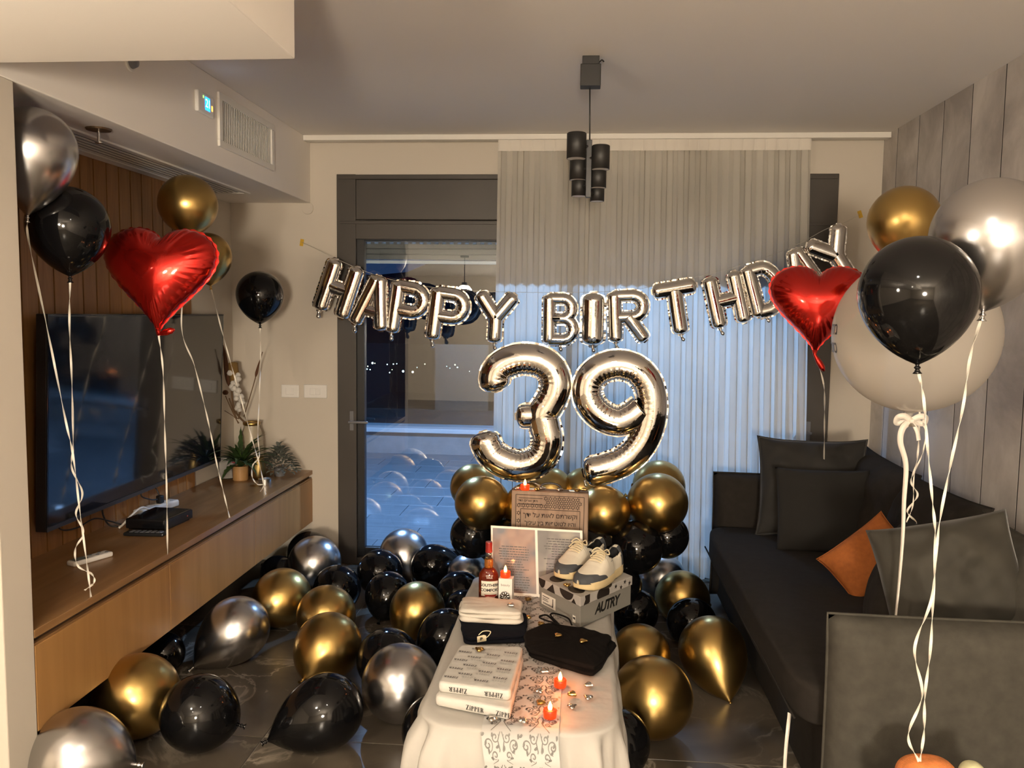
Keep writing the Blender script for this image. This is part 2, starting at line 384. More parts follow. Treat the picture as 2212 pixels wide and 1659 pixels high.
# ---- window / terrace door
MF, MK = M['dark_frame'], M['black_frame']
wf = MB(); y0, y1 = YB-.012, YB+.07
wf.box(DX0, -1.372, y0, y1, 0, DZ); wf.box(1.285, DX1, y0, y1, 0, DZ); wf.box(-1.372, 1.285, y0, y1, 2.005, 2.118); wf.box(-1.372, 1.285, y0, y1, 0, .04)
win = struct(wf.build('window_1', MF, bevel=.003))
boxp('shutter_box', (-1.372, 1.285, y0+.004, y1, 2.122, DZ-.03), MF, win, .004)
boxp('shutter_box_lip', (DX0+.01, DX1-.01, y0-.006, y0+.01, DZ-.03, DZ-.004), MF, win, .002)
boxp('shutter_box_lip', (DX0+.02, DX1-.02, y0-.005, y0+.01, 2.095, 2.112), MF, win, .002)
def sash(x0, x1, hx):
    s = MB(); ya, yb = YB+.012, YB+.06
    s.box(x0, x0+.045, ya, yb, .04, 2.02); s.box(x1-.045, x1, ya, yb, .04, 2.02); s.box(x0+.045, x1-.045, ya, yb, 2.0, 2.02); s.box(x0+.045, x1-.045, ya, yb, .04, .10)
    o = s.build('sash', MK, win, bevel=.002)
    boxp('pane', (x0+.04, x1-.04, YB+.033, YB+.039, .095, 2.005), M['glass'], o, 0)
    h = MB(); h.box(hx-.012, hx+.012, y0-.006, y0, .84, .96); h.tube([(hx, y0, .895), (hx, y0-.04, .895)], .008, 10)
    d = 1 if hx < 0 else -1
    h.tube([(hx-.01*d, y0-.04, .895), (hx+.05*d, y0-.045, .897), (hx+.11*d, y0-.04, .895)], .008, 10); h.build('door_handle', M['grey_pl'], o, smooth=False, bevel=.001)
sash(-1.372, -.03, -1.40); sash(-.03, 1.285, 1.335)
sh = boxp('roller_shutter', (-1.35, 1.27, YB+.105, YB+.112, 1.90, 1.984), M['grey_pl'], win, 0)
boxp('shutter_slat', (-.45, 1.27, YB+.092, YB+.108, 1.984, 2.06), M['grey_pl'], sh, 0); boxp('shutter_slat', (-1.35, -.45, YB+.092, YB+.108, 1.996, 2.06), M['grey_pl'], sh, 0)
for k in range(3):
    boxp('shutter_slat', (-1.35, 1.27, YB+.092, YB+.105, 1.890+k*.034, 1.890+k*.034+.032), mat('shutter_grey', (.20, .19, .17), .5) if k == 0 else bpy.data.materials['shutter_grey'], sh, .004)
M['slot'] = sheer_mat('glow_film', (.9, .95, 1.0), .9, .0)  # film added in the open slots to stand in for outside light
for k in range(56):
    x = -1.33 + k * .0468
    if x < -.48: boxp('shutter_slat', (x+.024, x+.0468, YB+.092, YB+.108, 1.984, 1.996), M['grey_pl'], sh, 0)
    if x < -.48: boxp('light_slot', (x, x+.024, YB+.090, YB+.106, 1.984, 1.996), M['slot'], sh, 0)
boxp('bottom_bar', (-1.35, 1.27, YB+.088, YB+.108, 1.866, 1.886), mat('pale_bar', (.75, .8, .85), .4, trans=.0), sh, .003)

# ---- terrace outside
ter = struct(boxp('terrace_floor', (-6, 5, YB+.18, 9.2, -.08, -.012), mat('terrace_grout', (.30, .31, .33), .8), bevel=0))
M['deck'] = mat('terrace_tile', (.13, .145, .165), .38, var=.22, vscale=2.2, stretch=(1.2, 12, 4), bump=.1, bscale=30)
td = None
for r in range(12):
    for c in range(-6, 1):
        x0 = c*.69 + (r % 3)*.23; y0 = YB + .2 + r*.345
        if td is None:
            o = boxp('terrace_tile', (-.3425, .3425, -.17, .17, -.02, 0), M['deck'], ter, .001); td = o.data
        else: o = link('terrace_tile', td, None, ter); b = o.modifiers.new('edge', 'BEVEL'); b.width = .001; b.limit_method = 'ANGLE'
        o.location = (x0 + .345, y0 + .1725, 0)
pa = struct(boxp('terrace_parapet', (-6, 5, 8.95, 9.25, -.012, .24), mat('parapet_render', (.24, .25, .27), .7, var=.1), bevel=.004))
boxp('coping', (-6, 5, 8.9, 9.3, .24, .29), mat('coping_stone', (.55, .57, .60), .5), pa, .006)
rl = struct(MB().box(-6, 5, 9.09, 9.102, .29, 1.22).build('terrace_railing', M['rail_glass']))
tw = struct(boxp('terrace_side_wall', (-6.2, -4.6, 9.4, 9.8, 0, 3.2), mat('neighbour_wall', (.10, .11, .14), .9), bevel=0))
hill = MB(); rnd = random.Random(4)
hill.grid(lambda u, v: (-90 + 180*u, 75 + 30*v, -14 + 22*v + 2.5*math.sin(u*17)*v + 1.5*math.sin(u*41+2)*v), 40, 6)
struct(hill.build('hillside', mat('night_hill', (.010, .014, .030), .95), smooth=True))
for k in range(26):
    u = rnd.uniform(0, 1); px = 788 + 250*u if k < 20 else rnd.uniform(1715, 1745); py = rnd.gauss(793, 7)
    p = at(px, py, 70 + rnd.uniform(-3, 3)); r = rnd.choice((.03, .04, .05, .09))
    o = MB().lathe([(0, r), (r*.7, r*.7), (r, 0), (r*.7, -r*.7), (0, -r)], 8, p).build('city_light', emit_mat('city_light_%s' % ('cool' if k % 3 else 'warm'), (.75, .95, 1.0) if k % 3 else (1, .8, .5), 10), None, smooth=True)
    tag(o, 'tiny street light shining on the dark hillside beyond the terrace', 'light', 'street lights on the hillside')
for x, lab in ((-1.7, 'cool white terrace lamp outside left of the door'), (.5, 'cool white terrace lamp outside behind the curtain')):
    t = thing('terrace_lamp', lab, 'lamp', (x, 6.3, 2.72))
    MB().lathe([(0, .06), (.07, .06), (.08, 0), (.07, 0), (.06, .04), (0, .04)], 20, (x, 6.3, 2.72)).build('shade', M['grey_pl'], t)
    MB().lathe([(0, .03), (.06, .03), (.06, .01), (0, .01)], 20, (x, 6.3, 2.72)).build('diffuser', emit_mat('cool_led', COOL, 10), t)
    MB().tube([(x, 6.3, 2.78), (x, 6.3, 3.0)], .012, 8).build('stem', M['grey_pl'], t)
    area_light('terrace_light', (x, 6.3, 2.71), .16, TERRACE_W, COOL, t)
struct(boxp('terrace_pergola_beam', (-6, 5, 6.22, 6.38, 3.0, 3.14), M['grey_pl'], bevel=.004))

# ---- curtain rail and curtains
ra = thing('curtain_rail', 'long white curtain rail under the ceiling along the back wall', 'curtain rail', (0, YB-.08, ZC-.035))
boxp('track', (XL-.01, XR-.002, YB-.12, YB-.055, ZC-.032, ZC-.001), M['white_pl'], ra, .003)
boxp('end_cap', (XL-.014, XL-.004, YB-.124, YB-.05, ZC-.045, ZC-.001), M['white_pl'], ra, .002)
def curtain(x0, x1, seed, label):
    r = random.Random(seed); t = thing('sheer_curtain', label, 'curtain', ((x0+x1)/2, YB-.09, 0), 'sheer curtains at the window')
    n = int((x1 - x0)/.062); ph = [r.uniform(-.35, .35) for _ in range(n+2)]; am = [r.uniform(.7, 1.25) for _ in range(n+2)]
    def wob(s, z):
        k = s*n; i = int(k); f = k - i; a = am[i]*(1-f)+am[i+1]*f; p = ph[i]*(1-f)+ph[i+1]*f
        dn = 1 - z/2.56
        return (.013 + .013*dn)*a*math.sin(2*PI*k + p*2*dn + .6*math.sin(3*z+i)*dn), .010*a*math.sin(4*PI*k + p)
    def body(u, v):
        z = .015 + 2.495*v; yy, xx = wob(u, z)
        w = 1 + .045*(1-v)
        return (x0 + (x1-x0)*(.5+(u-.5)*w) + xx*(1-v*.5) + .035*(1-v)*(1 if x0 > -.2 else 0), YB-.088 + yy, z)
    MB().grid(body, n*14, 26).build('drape', M['sheer'], t, smooth=True)
    def head(u, v):
        yy = .008*abs(math.sin(PI*n*u))**.5
        return (x0 + (x1-x0)*u, YB-.098 - yy*(1-.3*v), 2.505 + .083*v)
    MB().grid(head, n*12, 3).build('heading_tape', M['sheer_top'], t, smooth=True)
curtain(-.505, .018, 3, 'narrow left sheer white curtain panel beside the bare glass door')
curtain(.012, 1.262, 8, 'wide right sheer white curtain panel behind the number nine')

# ---- fittings on soffit and wall
t = thing('air_vent', 'square white air return grille on the soffit side', 'vent', (XL, 4.0, 2.31))
vy0, vy1, vz0, vz1 = 3.665, 4.33, 2.305, 2.545
f = MB(); f.box(XL, XL+.012, vy0, vy1, vz1-.03, vz1); f.box(XL, XL+.012, vy0, vy1, vz0, vz0+.03); f.box(XL, XL+.012, vy0, vy0+.035, vz0+.03, vz1-.03); f.box(XL, XL+.012, vy1-.035, vy1, vz0+.03, vz1-.03)
f.build('frame', M['white_pl'], t, bevel=.002)
boxp('backing', (XL+.0005, XL+.002, vy0+.035, vy1-.035, vz0+.03, vz1-.03), M['black_pl'], t, 0)
nb = 30
for k in range(nb):
    yc = vy0+.035 + (k+.5)*(vy1-vy0-.07)/nb
    boxp('louvre', (XL+.002, XL+.0045, yc-.0050, yc+.0025, vz0+.03, vz1-.03), M['white_pl'], t, 0)
t = thing('air_diffuser', 'long slotted air conditioning outlet in the niche ceiling', 'vent', (-1.97, 3.65, ZS))
dx0, dx1, dy0, dy1 = -2.085, -1.855, 2.80, 4.52
f = MB(); f.box(dx0, dx0+.022, dy0, dy1, ZS-.008, ZS); f.box(dx1-.022, dx1, dy0, dy1, ZS-.008, ZS); f.box(dx0+.022, dx1-.022, dy0, dy0+.03, ZS-.008, ZS); f.box(dx0+.022, dx1-.022, dy1-.03, dy1, ZS-.008, ZS)
f.build('frame', M['white_pl'], t, bevel=.001)
boxp('backing', (dx0+.022, dx1-.022, dy0+.03, dy1-.03, ZS-.0015, ZS-.0002), M['black_pl'], t, 0)
for k in range(6):
    x = dx0 + .022 + (k+.5)*(dx1-dx0-.044)/6
    boxp('blade', (x-.0075, x+.0075, dy0+.03, dy1-.03, ZS-.004, ZS-.0015), M['white_pl'], t, 0)
p = atz(213, 278, ZS)
t = thing('fire_sprinkler', 'small bronze sprinkler head under the niche ceiling', 'sprinkler', p)
MB().lathe([(0, 0), (.045, 0), (.042, -.006), (.012, -.009), (0, -.009)], 24, p).build('rosette', mat('bronze', (.14, .09, .05), .4, metal=.6), t, smooth=False)
MB().tube([(p.x, p.y, ZS-.008), (p.x, p.y, ZS-.05)], .006, 10).build('stem', M['chrome'], t)
MB().lathe([(0, -.048), (.014, -.048), (.014, -.052), (0, -.052)], 12, p).build('deflector', M['chrome'], t)
p = atx(280, 133, XL)
t = thing('wall_sensor', 'small dark grey dome sensor high on the soffit side', 'sensor', p)
MB().lathe([(0, .0), (.026, .0), (.026, .01), (.02, .026), (0, .03)], 20).xf(Matrix.Translation(p) @ Matrix.Rotation(PI/2, 4, 'Y')).build('dome', M['grey_pl'], t, smooth=True)
MB().lathe([(.026, 0), (.034, 0), (.034, .008), (.026, .008)], 20).xf(Matrix.Translation(p) @ Matrix.Rotation(PI/2, 4, 'Y')).build('base_ring', M['white_pl'], t)
p = atx(437, 225, XL)
t = thing('thermostat', 'small white thermostat with glowing blue display beside the air grille', 'thermostat', p)
boxp('case', (XL, XL+.018, p.y-.075, p.y+.075, p.z-.045, p.z+.045), M['white_gl'], t, .006)
boxp('display', (XL+.018, XL+.0195, p.y-.012, p.y+.035, p.z-.026, p.z+.030), emit_mat('blue_display', (.02, .25, 1.0), 3.5), t, .001)
on_face(text_mb('21', .05), (XL+.0205, p.y+.012, p.z+.002), (0, 1, 0), (0, 0, 1)).build('digits', emit_mat('digit_glow', (.3, .8, 1.0), 8), t)
boxp('indicator_light', (XL+.018, XL+.0195, p.y-.030, p.y-.024, p.z+.02, p.z+.03), emit_mat('green_led', (.2, 1, .1), 4), t, 0)
boxp('indicator_light', (XL+.018, XL+.0195, p.y+.050, p.y+.060, p.z-.018, p.z+.004), emit_mat('amber_led', (1, .35, .05), 4), t, 0)
def switch(xa, xb, za, zb, rock, label):
    t = thing('light_switch', label, 'switch', ((xa+xb)/2, YB, za), 'switches on the back wall'); c = (xa+xb)/2; z = (za+zb)/2
    boxp('plate', (xa, xb, YB-.012, YB, za, zb), M['white_gl'], t, .005)
    w_ = (xb-xa)*.46; 
    for k in range(rock): boxp('rocker', (c-w_/2+k*w_/rock+.001, c-w_/2+(k+1)*w_/rock-.001, YB-.016, YB-.010, z-.021, z+.021), M['white_gl'], t, .002)
switch(-1.846, -1.733, 1.034, 1.114, 1, 'left white wall switch, single rocker, nearer the television')
switch(-1.703, -1.557, 1.034, 1.118, 2, 'right white wall switch, double rocker, nearer the door')
p = at(665, 450, YB)
o = MB().lathe([(0, .006), (.035, .006), (.037, 0), (0, 0)], 24).xf(Matrix.Translation(p) @ Matrix.Rotation(PI/2, 4, 'X')).build('blank_cover', M['wall'], None)
tag(o, 'round wall-coloured blank cover just below the soffit corner', 'cover')
# ================================================================== TV WALL
CT = .5825; CB = .26
t = thing('media_cabinet', 'long floating oak cabinet under the television', 'cabinet', (-1.9, 3.6, CB))
boxp('worktop', (NX+.001, XL, YN+.002, YB-.002, CT-.026, CT), M['wood_top'], t, .0015)
boxp('body', (NX+.001, XL-.022, YN+.002, YB-.002, CB, CT-.026), mat('cabinet_groove', (.055, .028, .012), .6), t, 0)
for a, b in ((YN+.004, 3.1505), (3.1525, 4.0355), (4.0375, YB-.004)):
    d = boxp('door', (XL-.021, XL-.001, a, b, CB-.002, CT-.052), M['wood_y'], t, .0015)
    boxp('grip_edge', (XL-.021, XL-.004, a, b, CT-.052, CT-.044), M['wood_top'], d, .001)

# television: four corners, the bottom a little nearer the room than the top
t = thing('television', 'large flat television mounted on the oak slats', 'television', (-2.06, 3.76, .70))
Y0, Y1, Z0, Z1 = 2.965, 4.535, .700, 1.545
def tvx(y, z): return -2.035 - .008*(y-Y0) + .040*(z-1.12)
def tvbox(name, ya, yb, za, zb, d0, d1, m_, par, bev=.001):
    vs = [(tvx(y, z)+d, y, z) for z in (za, zb) for (d, y) in ((d0, ya), (d1, ya), (d1, yb), (d0, yb))]
    return MB().add(vs, [(3,2,1,0),(4,5,6,7),(0,1,5,4),(1,2,6,5),(2,3,7,6),(3,0,4,7)]).build(name, m_, par, bevel=bev)
tvbox('housing', Y0, Y1, Z0, Z1, -.045, 0, M['black_pl'], t, .004)
tvbox('screen', Y0+.010, Y1-.010, Z0+.022, Z1-.010, 0, .0015, M['screen'], t, 0)
tvbox('bottom_trim', Y0, Y1, Z0, Z0+.018, 0, .004, M['tv_trim'], t)
tvbox('side_trim', Y0, Y0+.006, Z0, Z1, 0, .003, M['black_gl'], t); tvbox('side_trim', Y1-.006, Y1, Z0, Z1, 0, .003, M['black_gl'], t); tvbox('top_trim', Y0, Y1, Z1-.006, Z1, 0, .003, M['black_gl'], t)
boxp('wall_bracket', (NX+.001, -2.095, 3.5, 4.0, .95, 1.3), M['black_pl'], t, .002)
MB().tube(bez([(-2.10, 3.42, .74), (-2.105, 3.43, .66), (-2.09, 3.45, .605), (-2.06, 3.47, .592)], 20), .004, 8).build('power_cable', M['black_pl'], t, smooth=True)
MB().tube(bez([(-2.105, 3.10, .73), (-2.11, 3.14, .665), (-2.105, 3.24, .645), (-2.10, 3.36, .655), (-2.08, 3.45, .62), (-2.05, 3.48, .60)], 30), .0035, 8).build('antenna_cable', M['black_pl'], t, smooth=True)

# boxes and cables on the cabinet
t = thing('set_top_box', 'flat black set top box on the oak cabinet', 'set top box', (-1.92, 3.56, CT))
c = Vector((-1.915, 3.565, CT)); R = Matrix.Rotation(math.radians(-4), 4, 'Z')
MB().box(-.095, .095, -.115, .115, .006, .052).xf(Matrix.Translation(c) @ R).build('casing', M['black_gl'], t, bevel=.006)
MB().box(.094, .0975, -.113, .113, .010, .048).xf(Matrix.Translation(c) @ R).build('front_panel', M['black_pl'], t, bevel=.001)
MB().box(.0975, .0982, .066, .072, .026, .031).xf(Matrix.Translation(c) @ R).build('power_light', emit_mat('red_dim', (.9, .15, .1), .25), t)
MB().box(-.085, .085, -.105, .105, 0, .006).xf(Matrix.Translation(c) @ R).build('foot', M['black_pl'], t)
t = thing('remote_control', 'black remote control lying in front of the set top box', 'remote', (-1.87, 3.385, CT))
c = Vector((-1.878, 3.385, CT)); R = Matrix.Rotation(math.radians(2), 4, 'Z')
MB().box(-.095, .085, -.026, .026, 0, .016).xf(Matrix.Translation(c) @ R).build('casing', M['black_pl'], t, bevel=.006)
for a in range(3):
    for b in range(6): MB().box(-.07+b*.024, -.056+b*.024, -.018+a*.013, -.009+a*.013, .016, .018).xf(Matrix.Translation(c) @ R).build('button', M['grey_pl'], t)
MB().lathe([(0, .016), (.010, .016), (.010, .019), (0, .019)], 14, (.066, 0, 0)).xf(Matrix.Translation(c) @ R).build('dial', mat('blue_grey', (.10, .13, .22), .3), t)
t = thing('power_strip', 'white power strip with plugs behind the set top box', 'power strip', (-2.06, 3.80, CT))
c = Vector((-2.055, 3.80, CT)); R = Matrix.Rotation(math.radians(-12), 4, 'Z')
MB().box(-.03, .03, -.13, .13, 0, .035).xf(Matrix.Translation(c) @ R).build('casing', M['white_pl'], t, bevel=.010, seg=3)
for k in range(4): MB().lathe([(.018, .0352), (.018, .037), (.021, .037), (.021, .0352)], 18, (0, -.095+k*.055, 0)).xf(Matrix.Translation(c) @ R).build('socket', M['white_gl'], t)
MB().box(-.014, .014, .01, .04, .036, .075).xf(Matrix.Translation(c) @ R).build('plug', M['black_pl'], t, bevel=.005)
MB().tube(bez([(-2.052, 3.825, .655), (-2.07, 3.81, .70), (-2.08, 3.73, .712), (-2.075, 3.70, .68), (-2.06, 3.76, .65), (-2.05, 3.80, .642)], 40), .0035, 8).build('plug_cable', M['black_pl'], t, smooth=True)
MB().tube(bez([(-2.03, 3.70, .612), (-2.03, 3.62, .645), (-2.035, 3.54, .628), (-2.045, 3.49, .60), (-2.05, 3.46, .589)], 30), .005, 8).build('supply_cable', M['white_pl'], t, smooth=True)
t = thing('air_conditioner_remote', 'white remote control lying on the near end of the cabinet', 'remote', (-1.9, 3.0, CT))
a, b = Vector((-1.932, 2.925, CT)), Vector((-1.868, 3.082, CT)); d = (b-a); ang = math.atan2(d.y, d.x); c = (a+b)/2; R = Matrix.Rotation(ang, 4, 'Z')
MB().box(-.085, .085, -.024, .024, 0, .02).xf(Matrix.Translation(c) @ R).build('casing', M['white_gl'], t, bevel=.007, seg=3)
MB().box(-.075, -.02, -.019, .019, .02, .0206).xf(Matrix.Translation(c) @ R).build('display', mat('lcd', (.20, .22, .21), .2), t)
for k in range(4): MB().lathe([(0, .02), (.007, .02), (.006, .0225), (0, .0225)], 12, (.005+k*.02, (-.009 if k % 2 else .009), 0)).xf(Matrix.Translation(c) @ R).build('button', M['grey_pl'], t)

# small black framed panel against the wall
t = thing('desk_clock', 'small black digital clock beside the television corner', 'clock', (-2.06, 4.62, CT))
MB().box(-.055, .055, 0, .02, 0, .135).xf(Matrix.Translation((-2.045, 4.60, CT)) @ Matrix.Rotation(math.radians(25), 4, 'Z') @ Matrix.Rotation(math.radians(-12), 4, 'X')).build('casing', M['black_gl'], t, bevel=.004)
MB().box(.020, .038, -.001, 0, .092, .098).xf(Matrix.Translation((-2.045, 4.60, CT)) @ Matrix.Rotation(math.radians(25), 4, 'Z') @ Matrix.Rotation(math.radians(-12), 4, 'X')).build('digits', emit_mat('red_dim2', (.8, .1, .1), .15), t)

# ---- plants
def leaf_mb(base, d, L, wd, droop, seed, nseg=9, cup=.25, serr=0.0):
    """one arching blade: base, horizontal direction angle d, elevation from droop"""
    r = random.Random(seed); el = droop[0]; pts = []; p = Vector(base); e = el
    for i in range(nseg + 1):
        pts.append(p.copy()); p = p + Vector((math.cos(d)*math.cos(e), math.sin(d)*math.cos(e), math.sin(e))) * (L/nseg); e -= droop[1]/nseg
    mb = MB(); side = Vector((-math.sin(d), math.cos(d), 0)); vs = []; fs = []
    for i, q in enumerate(pts):
        s = i/nseg; wv = wd*math.sin(PI*min(1, .12+.88*s))**.7*(1-s**3*.6) if i < nseg else .0006
        if serr and i % 2: wv *= 1-serr
        up = Vector((0, 0, 1))*cup*wv
        vs += [q - side*wv + up, q, q + side*wv + up]
    for i in range(nseg): a = i*3; fs += [(a, a+1, a+4, a+3), (a+1, a+2, a+5, a+4)]
    return mb.add(vs, fs)
M['fern'] = mat('fern_green', (.030, .060, .014), .5, var=.3, vscale=20)
M['frost'] = mat('frosted_leaf', (.15, .165, .14), .7, var=.25, vscale=30)
pc = Vector((-1.965, 4.585, CT))
t = thing('potted_fern', 'green fern in a small tan pot on the cabinet', 'plant', pc)
MB().lathe([(0, 0), (.040, 0), (.043, .004), (.045, .085), (.041, .085), (.039, .07), (0, .07)], 28, pc).build('pot', mat('tan_ceramic', (.42, .235, .09), .5, var=.1, vscale=12), t, smooth=False)
MB().lathe([(0, .072), (.039, .071)], 20, pc).build('soil', mat('soil', (.03, .02, .012), .95), t)
rnd = random.Random(11)
for k in range(46):
    d = k*2.399; el = rnd.uniform(.35, 1.45)
    if math.cos(d) < -.55: el = max(el, 1.1)
    leaf_mb(pc + Vector((0, 0, .075)), d, rnd.uniform(.18, .30)*(1.0 if math.cos(d) > -.5 else .6), rnd.uniform(.016, .025), (el, rnd.uniform(.7, 1.7)), k, 12, .3, .35).build('frond', M['fern'], t, smooth=False)
vc = Vector((-1.975, 4.78, CT))
t = thing('dried_flower_vase', 'beige vase of dried reeds and cotton stems behind the fern', 'vase', vc)
MB().lathe([(0, 0), (.050, 0), (.062, .03), (.068, .12), (.066, .20), (.060, .25), (.046, .285), (.045, .30), (.049, .315), (.045, .315), (.040, .30), (.040, .28), (0, .28)], 32, vc).build('vase_body', mat('beige_glaze', (.42, .36, .26), .3), t, smooth=True)
MB().lathe([(.046, .296), (.051, .300), (.051, .316), (.046, .318), (.043, .314), (.043, .298)], 32, vc).build('gold_rim', mat('brass_rim', (.45, .30, .10), .3, metal=1), t, smooth=True)
M['stem'] = mat('dry_stem', (.13, .075, .035), .8); M['reed'] = mat('reed_brown', (.10, .038, .014), .85, bump=.3, bscale=300); M['cotton'] = mat('cotton', (.66, .63, .58), .95, bump=.4, bscale=120)
Yv = 4.76
def stem(pts, r, nm='stem'): return MB().tube(bez(pts, 16), r, 8).build(nm, M['stem'], t, smooth=True)
stem([(vc.x-.01, vc.y, CT+.28), at(505, 880, Yv), at(500, 790, Yv)], .006)
a = at(507, 830, Yv); b = at(503, 782, Yv)
MB().tube([a + (b-a)*s for s in (0, .04, .5, .96, 1)], [.012, .028, .030, .028, .012], 16).build('reed_head', mat('tan_reed', (.20, .115, .030), .9, bump=.3, bscale=300), t, smooth=True)
for k in range(20):
    s = k/19; q = at(506 + 12*s + rnd.uniform(-10, 10) + (12 if k % 5 == 4 and s < .4 else 0), 806 + 80*s, Yv - .02 + rnd.uniform(-.02, .01)); r = rnd.uniform(.014, .021)
    MB().lathe([(0, r), (r*.6, r*.75), (r, 0), (r*.75, -r*.6), (0, -r*.8)], 10, q).build('cotton_boll', M['cotton'], t, smooth=True)
for a, b, c_ in (((512, 905), (503, 885), (495, 860)), ((515, 905), (520, 880), (518, 850))): stem([at(*a, Yv), at(*b, Yv), at(*c_, Yv)], .005)
q = [at(527, 900, Yv), at(545, 840, Yv), at(556, 800, Yv), at(567, 760, Yv)]
stem(q, .003)
g = bez([at(552, 815, Yv), at(556, 798, Yv), at(561, 778, Yv)], 10); MB().tube(g, [.002, .006, .008, .009, .0085, .008, .007, .006, .005, .003, .0015], 10).build('reed_head', M['reed'], t, smooth=True)
g = bez([at(500, 840, Yv), at(492, 815, Yv), at(486, 770, Yv), at(482, 745, Yv)], 10); MB().tube(g, [.004, .012, .015, .016, .016, .015, .013, .011, .008, .005, .002], 10).build('reed_head', M['reed'], t, smooth=True)
stem([at(515, 915, Yv), at(500, 885, Yv), at(487, 855, Yv)], .003)
q = at(487, 848, Yv); MB().lathe([(0, .016), (.012, .012), (.018, 0), (.012, -.012), (0, -.015)], 12, q).build('seed_head', M['reed'], t, smooth=True)
stem([at(517, 914, Yv), at(505, 900, Yv), at(485, 887, Yv)], .002)
gc = Vector((-1.815, 4.60, CT))
t = thing('gold_vase', 'short brushed gold vase in front of the grey plant', 'vase', (-1.875, 4.63, CT))
MB().lathe([(0, 0), (.034, 0), (.042, .02), (.044, .06), (.036, .10), (.030, .115), (.033, .125), (.028, .125), (.026, .11), (0, .11)], 28, (-1.875, 4.63, CT)).build('vase_body', mat('brushed_gold', (.30, .22, .09), .35, metal=1), t, smooth=True)
MB().lathe([(.0335, .121), (.0345, .125), (.031, .128), (.028, .125)], 28, (-1.875, 4.63, CT)).build('rim', mat('gold_edge', (.42, .31, .13), .25, metal=1), t, smooth=True)
t = thing('artificial_succulent', 'frosted grey artificial plant at the cabinet end', 'plant', (-1.78, 4.70, CT))
MB().lathe([(0, 0), (.03, 0), (.034, .05), (.03, .05), (0, .045)], 20, (-1.79, 4.74, CT)).build('pot', M['grey_pl'], t)
for k in range(150):
    a = k*2.399; s = (k/150)**.6; rr = .105*s
    b = Vector((-1.79 + rr*math.cos(a), 4.74 + rr*.8*math.sin(a), CT + .175 - .150*s + rnd.uniform(0, .012)))
    leaf_mb(b, a + rnd.uniform(-.4, .4), rnd.uniform(.034, .055), .0135, (.9 - .8*s, .8), k, 4, .3).build('leaf', M['frost'], t)
t = thing('metal_tin', 'small round metal candle tin at the cabinet end', 'tin', (-1.775, 4.475, CT))
MB().lathe([(0, 0), (.036, 0), (.037, .002), (.037, .036), (.034, .036), (.034, .022), (0, .022)], 28, (-1.775, 4.475, CT)).build('tin_body', M['chrome'], t, smooth=False)
MB().lathe([(0, .024), (.033, .0235)], 24, (-1.775, 4.475, CT)).build('wax', M['white_pl'], t)

# ================================================================== PENDANT LAMP (off)
PY = 3.43
t = thing('hanging_lamp', 'black hanging lamp of six cylinder shades in mid room, switched off', 'lamp', (.015, PY, 2.07))
c0 = .014
boxp('ceiling_bracket', (c0-.034, c0+.034, PY-.030, PY+.02, 2.56, ZC), M['lamp_black'], t, .002)
boxp('ceiling_box', (c0-.041, c0+.041, PY-.040, PY+.02, 2.480, 2.566), M['lamp_black'], t, .003)
MB().tube([(c0-.002, PY, 2.485), (c0+.002, PY, 2.27)], .0028, 8).build('rod', M['lamp_black'], t, smooth=True)
MB().tube(bez([(c0+.033, PY-.03, 2.572), (c0+.043, PY-.035, 2.580), (c0+.052, PY-.03, 2.574)], 8), .003, 6).build('loose_wire', M['lamp_black'], t)
boxp('spine', (c0-.011, c0+.012, PY-.008, PY+.014, 2.045, 2.275), mat('spine_black', (.022, .023, .026), .35), t, .002)
for px, ya, yb, r, dy in ((1246, 287, 343, .0415, -.02), (1249, 343, 389, .0365, .03), (1251, 386, 424, .0325, .05), (1298, 314, 366, .0385, -.02), (1293, 366, 406, .0340, .02), (1290.5, 404, 435, .0305, .05)):
    r *= .953; a = at(px, ya, PY+dy); b = at(px, yb, PY+dy); x, y_ = a.x, a.y; z1, z0 = a.z, b.z
    o = MB().lathe([(0, z1-.0005), (r-.003, z1-.0005), (r, z1-.003), (r, z0), (r-.0025, z0), (r-.0025, z0+.012)], 36, (x, y_, 0)).build('shade', M['lamp_black'], t, smooth=False)
    for p_ in o.data.polygons: p_.use_smooth = abs(p_.normal.z) < .3
    MB().lathe([(0, z0+.0003), (r-.0022, z0+.0003)], 36, (x, y_, 0)).build('diffuser', M['lamp_in'], o)
    MB().tube([(x, y_, (z0+z1)/2), (c0, PY, (z0+z1)/2)], .007, 8).build('arm', M['lamp_black'], t)
# ================================================================== BALLOONS
def balloon_profile(e, p):
    pr = [(0, 1.0)]
    for i in range(1, 15): a = i/14*PI/2; pr.append((math.sin(a), math.cos(a)))
    for i in range(1, 19):
        s = i/18; r = (1 - s*s)**p
        pr.append((max(r, .045), -e*s))
    return pr
SHAPES = {'round': (1.10, .60), 'norm': (1.28, .74), 'long': (1.62, .90)}
_bm = {}
def balloon_mesh(shape, colour):
    k = (shape, colour)
    if k not in _bm:
        o = MB().lathe(balloon_profile(*SHAPES[shape]), 40).build('balloon_body', M['latex_' + colour], None, smooth=True); _bm[k] = o.data; bpy.data.objects.remove(o)
        e = SHAPES[shape][0]
        o = MB().lathe([(.045, -e+.01), (.03, -e-.03), (.055, -e-.05), (.06, -e-.07), (.035, -e-.09), (.05, -e-.13), (.085, -e-.17), (.078, -e-.172), (.02, -e-.12), (0, -e-.12)], 14).build('knot', M['latex_' + colour], None, smooth=True)
        _bm[k + ('knot',)] = o.data; bpy.data.objects.remove(o)
    return _bm[k], _bm[k + ('knot',)]
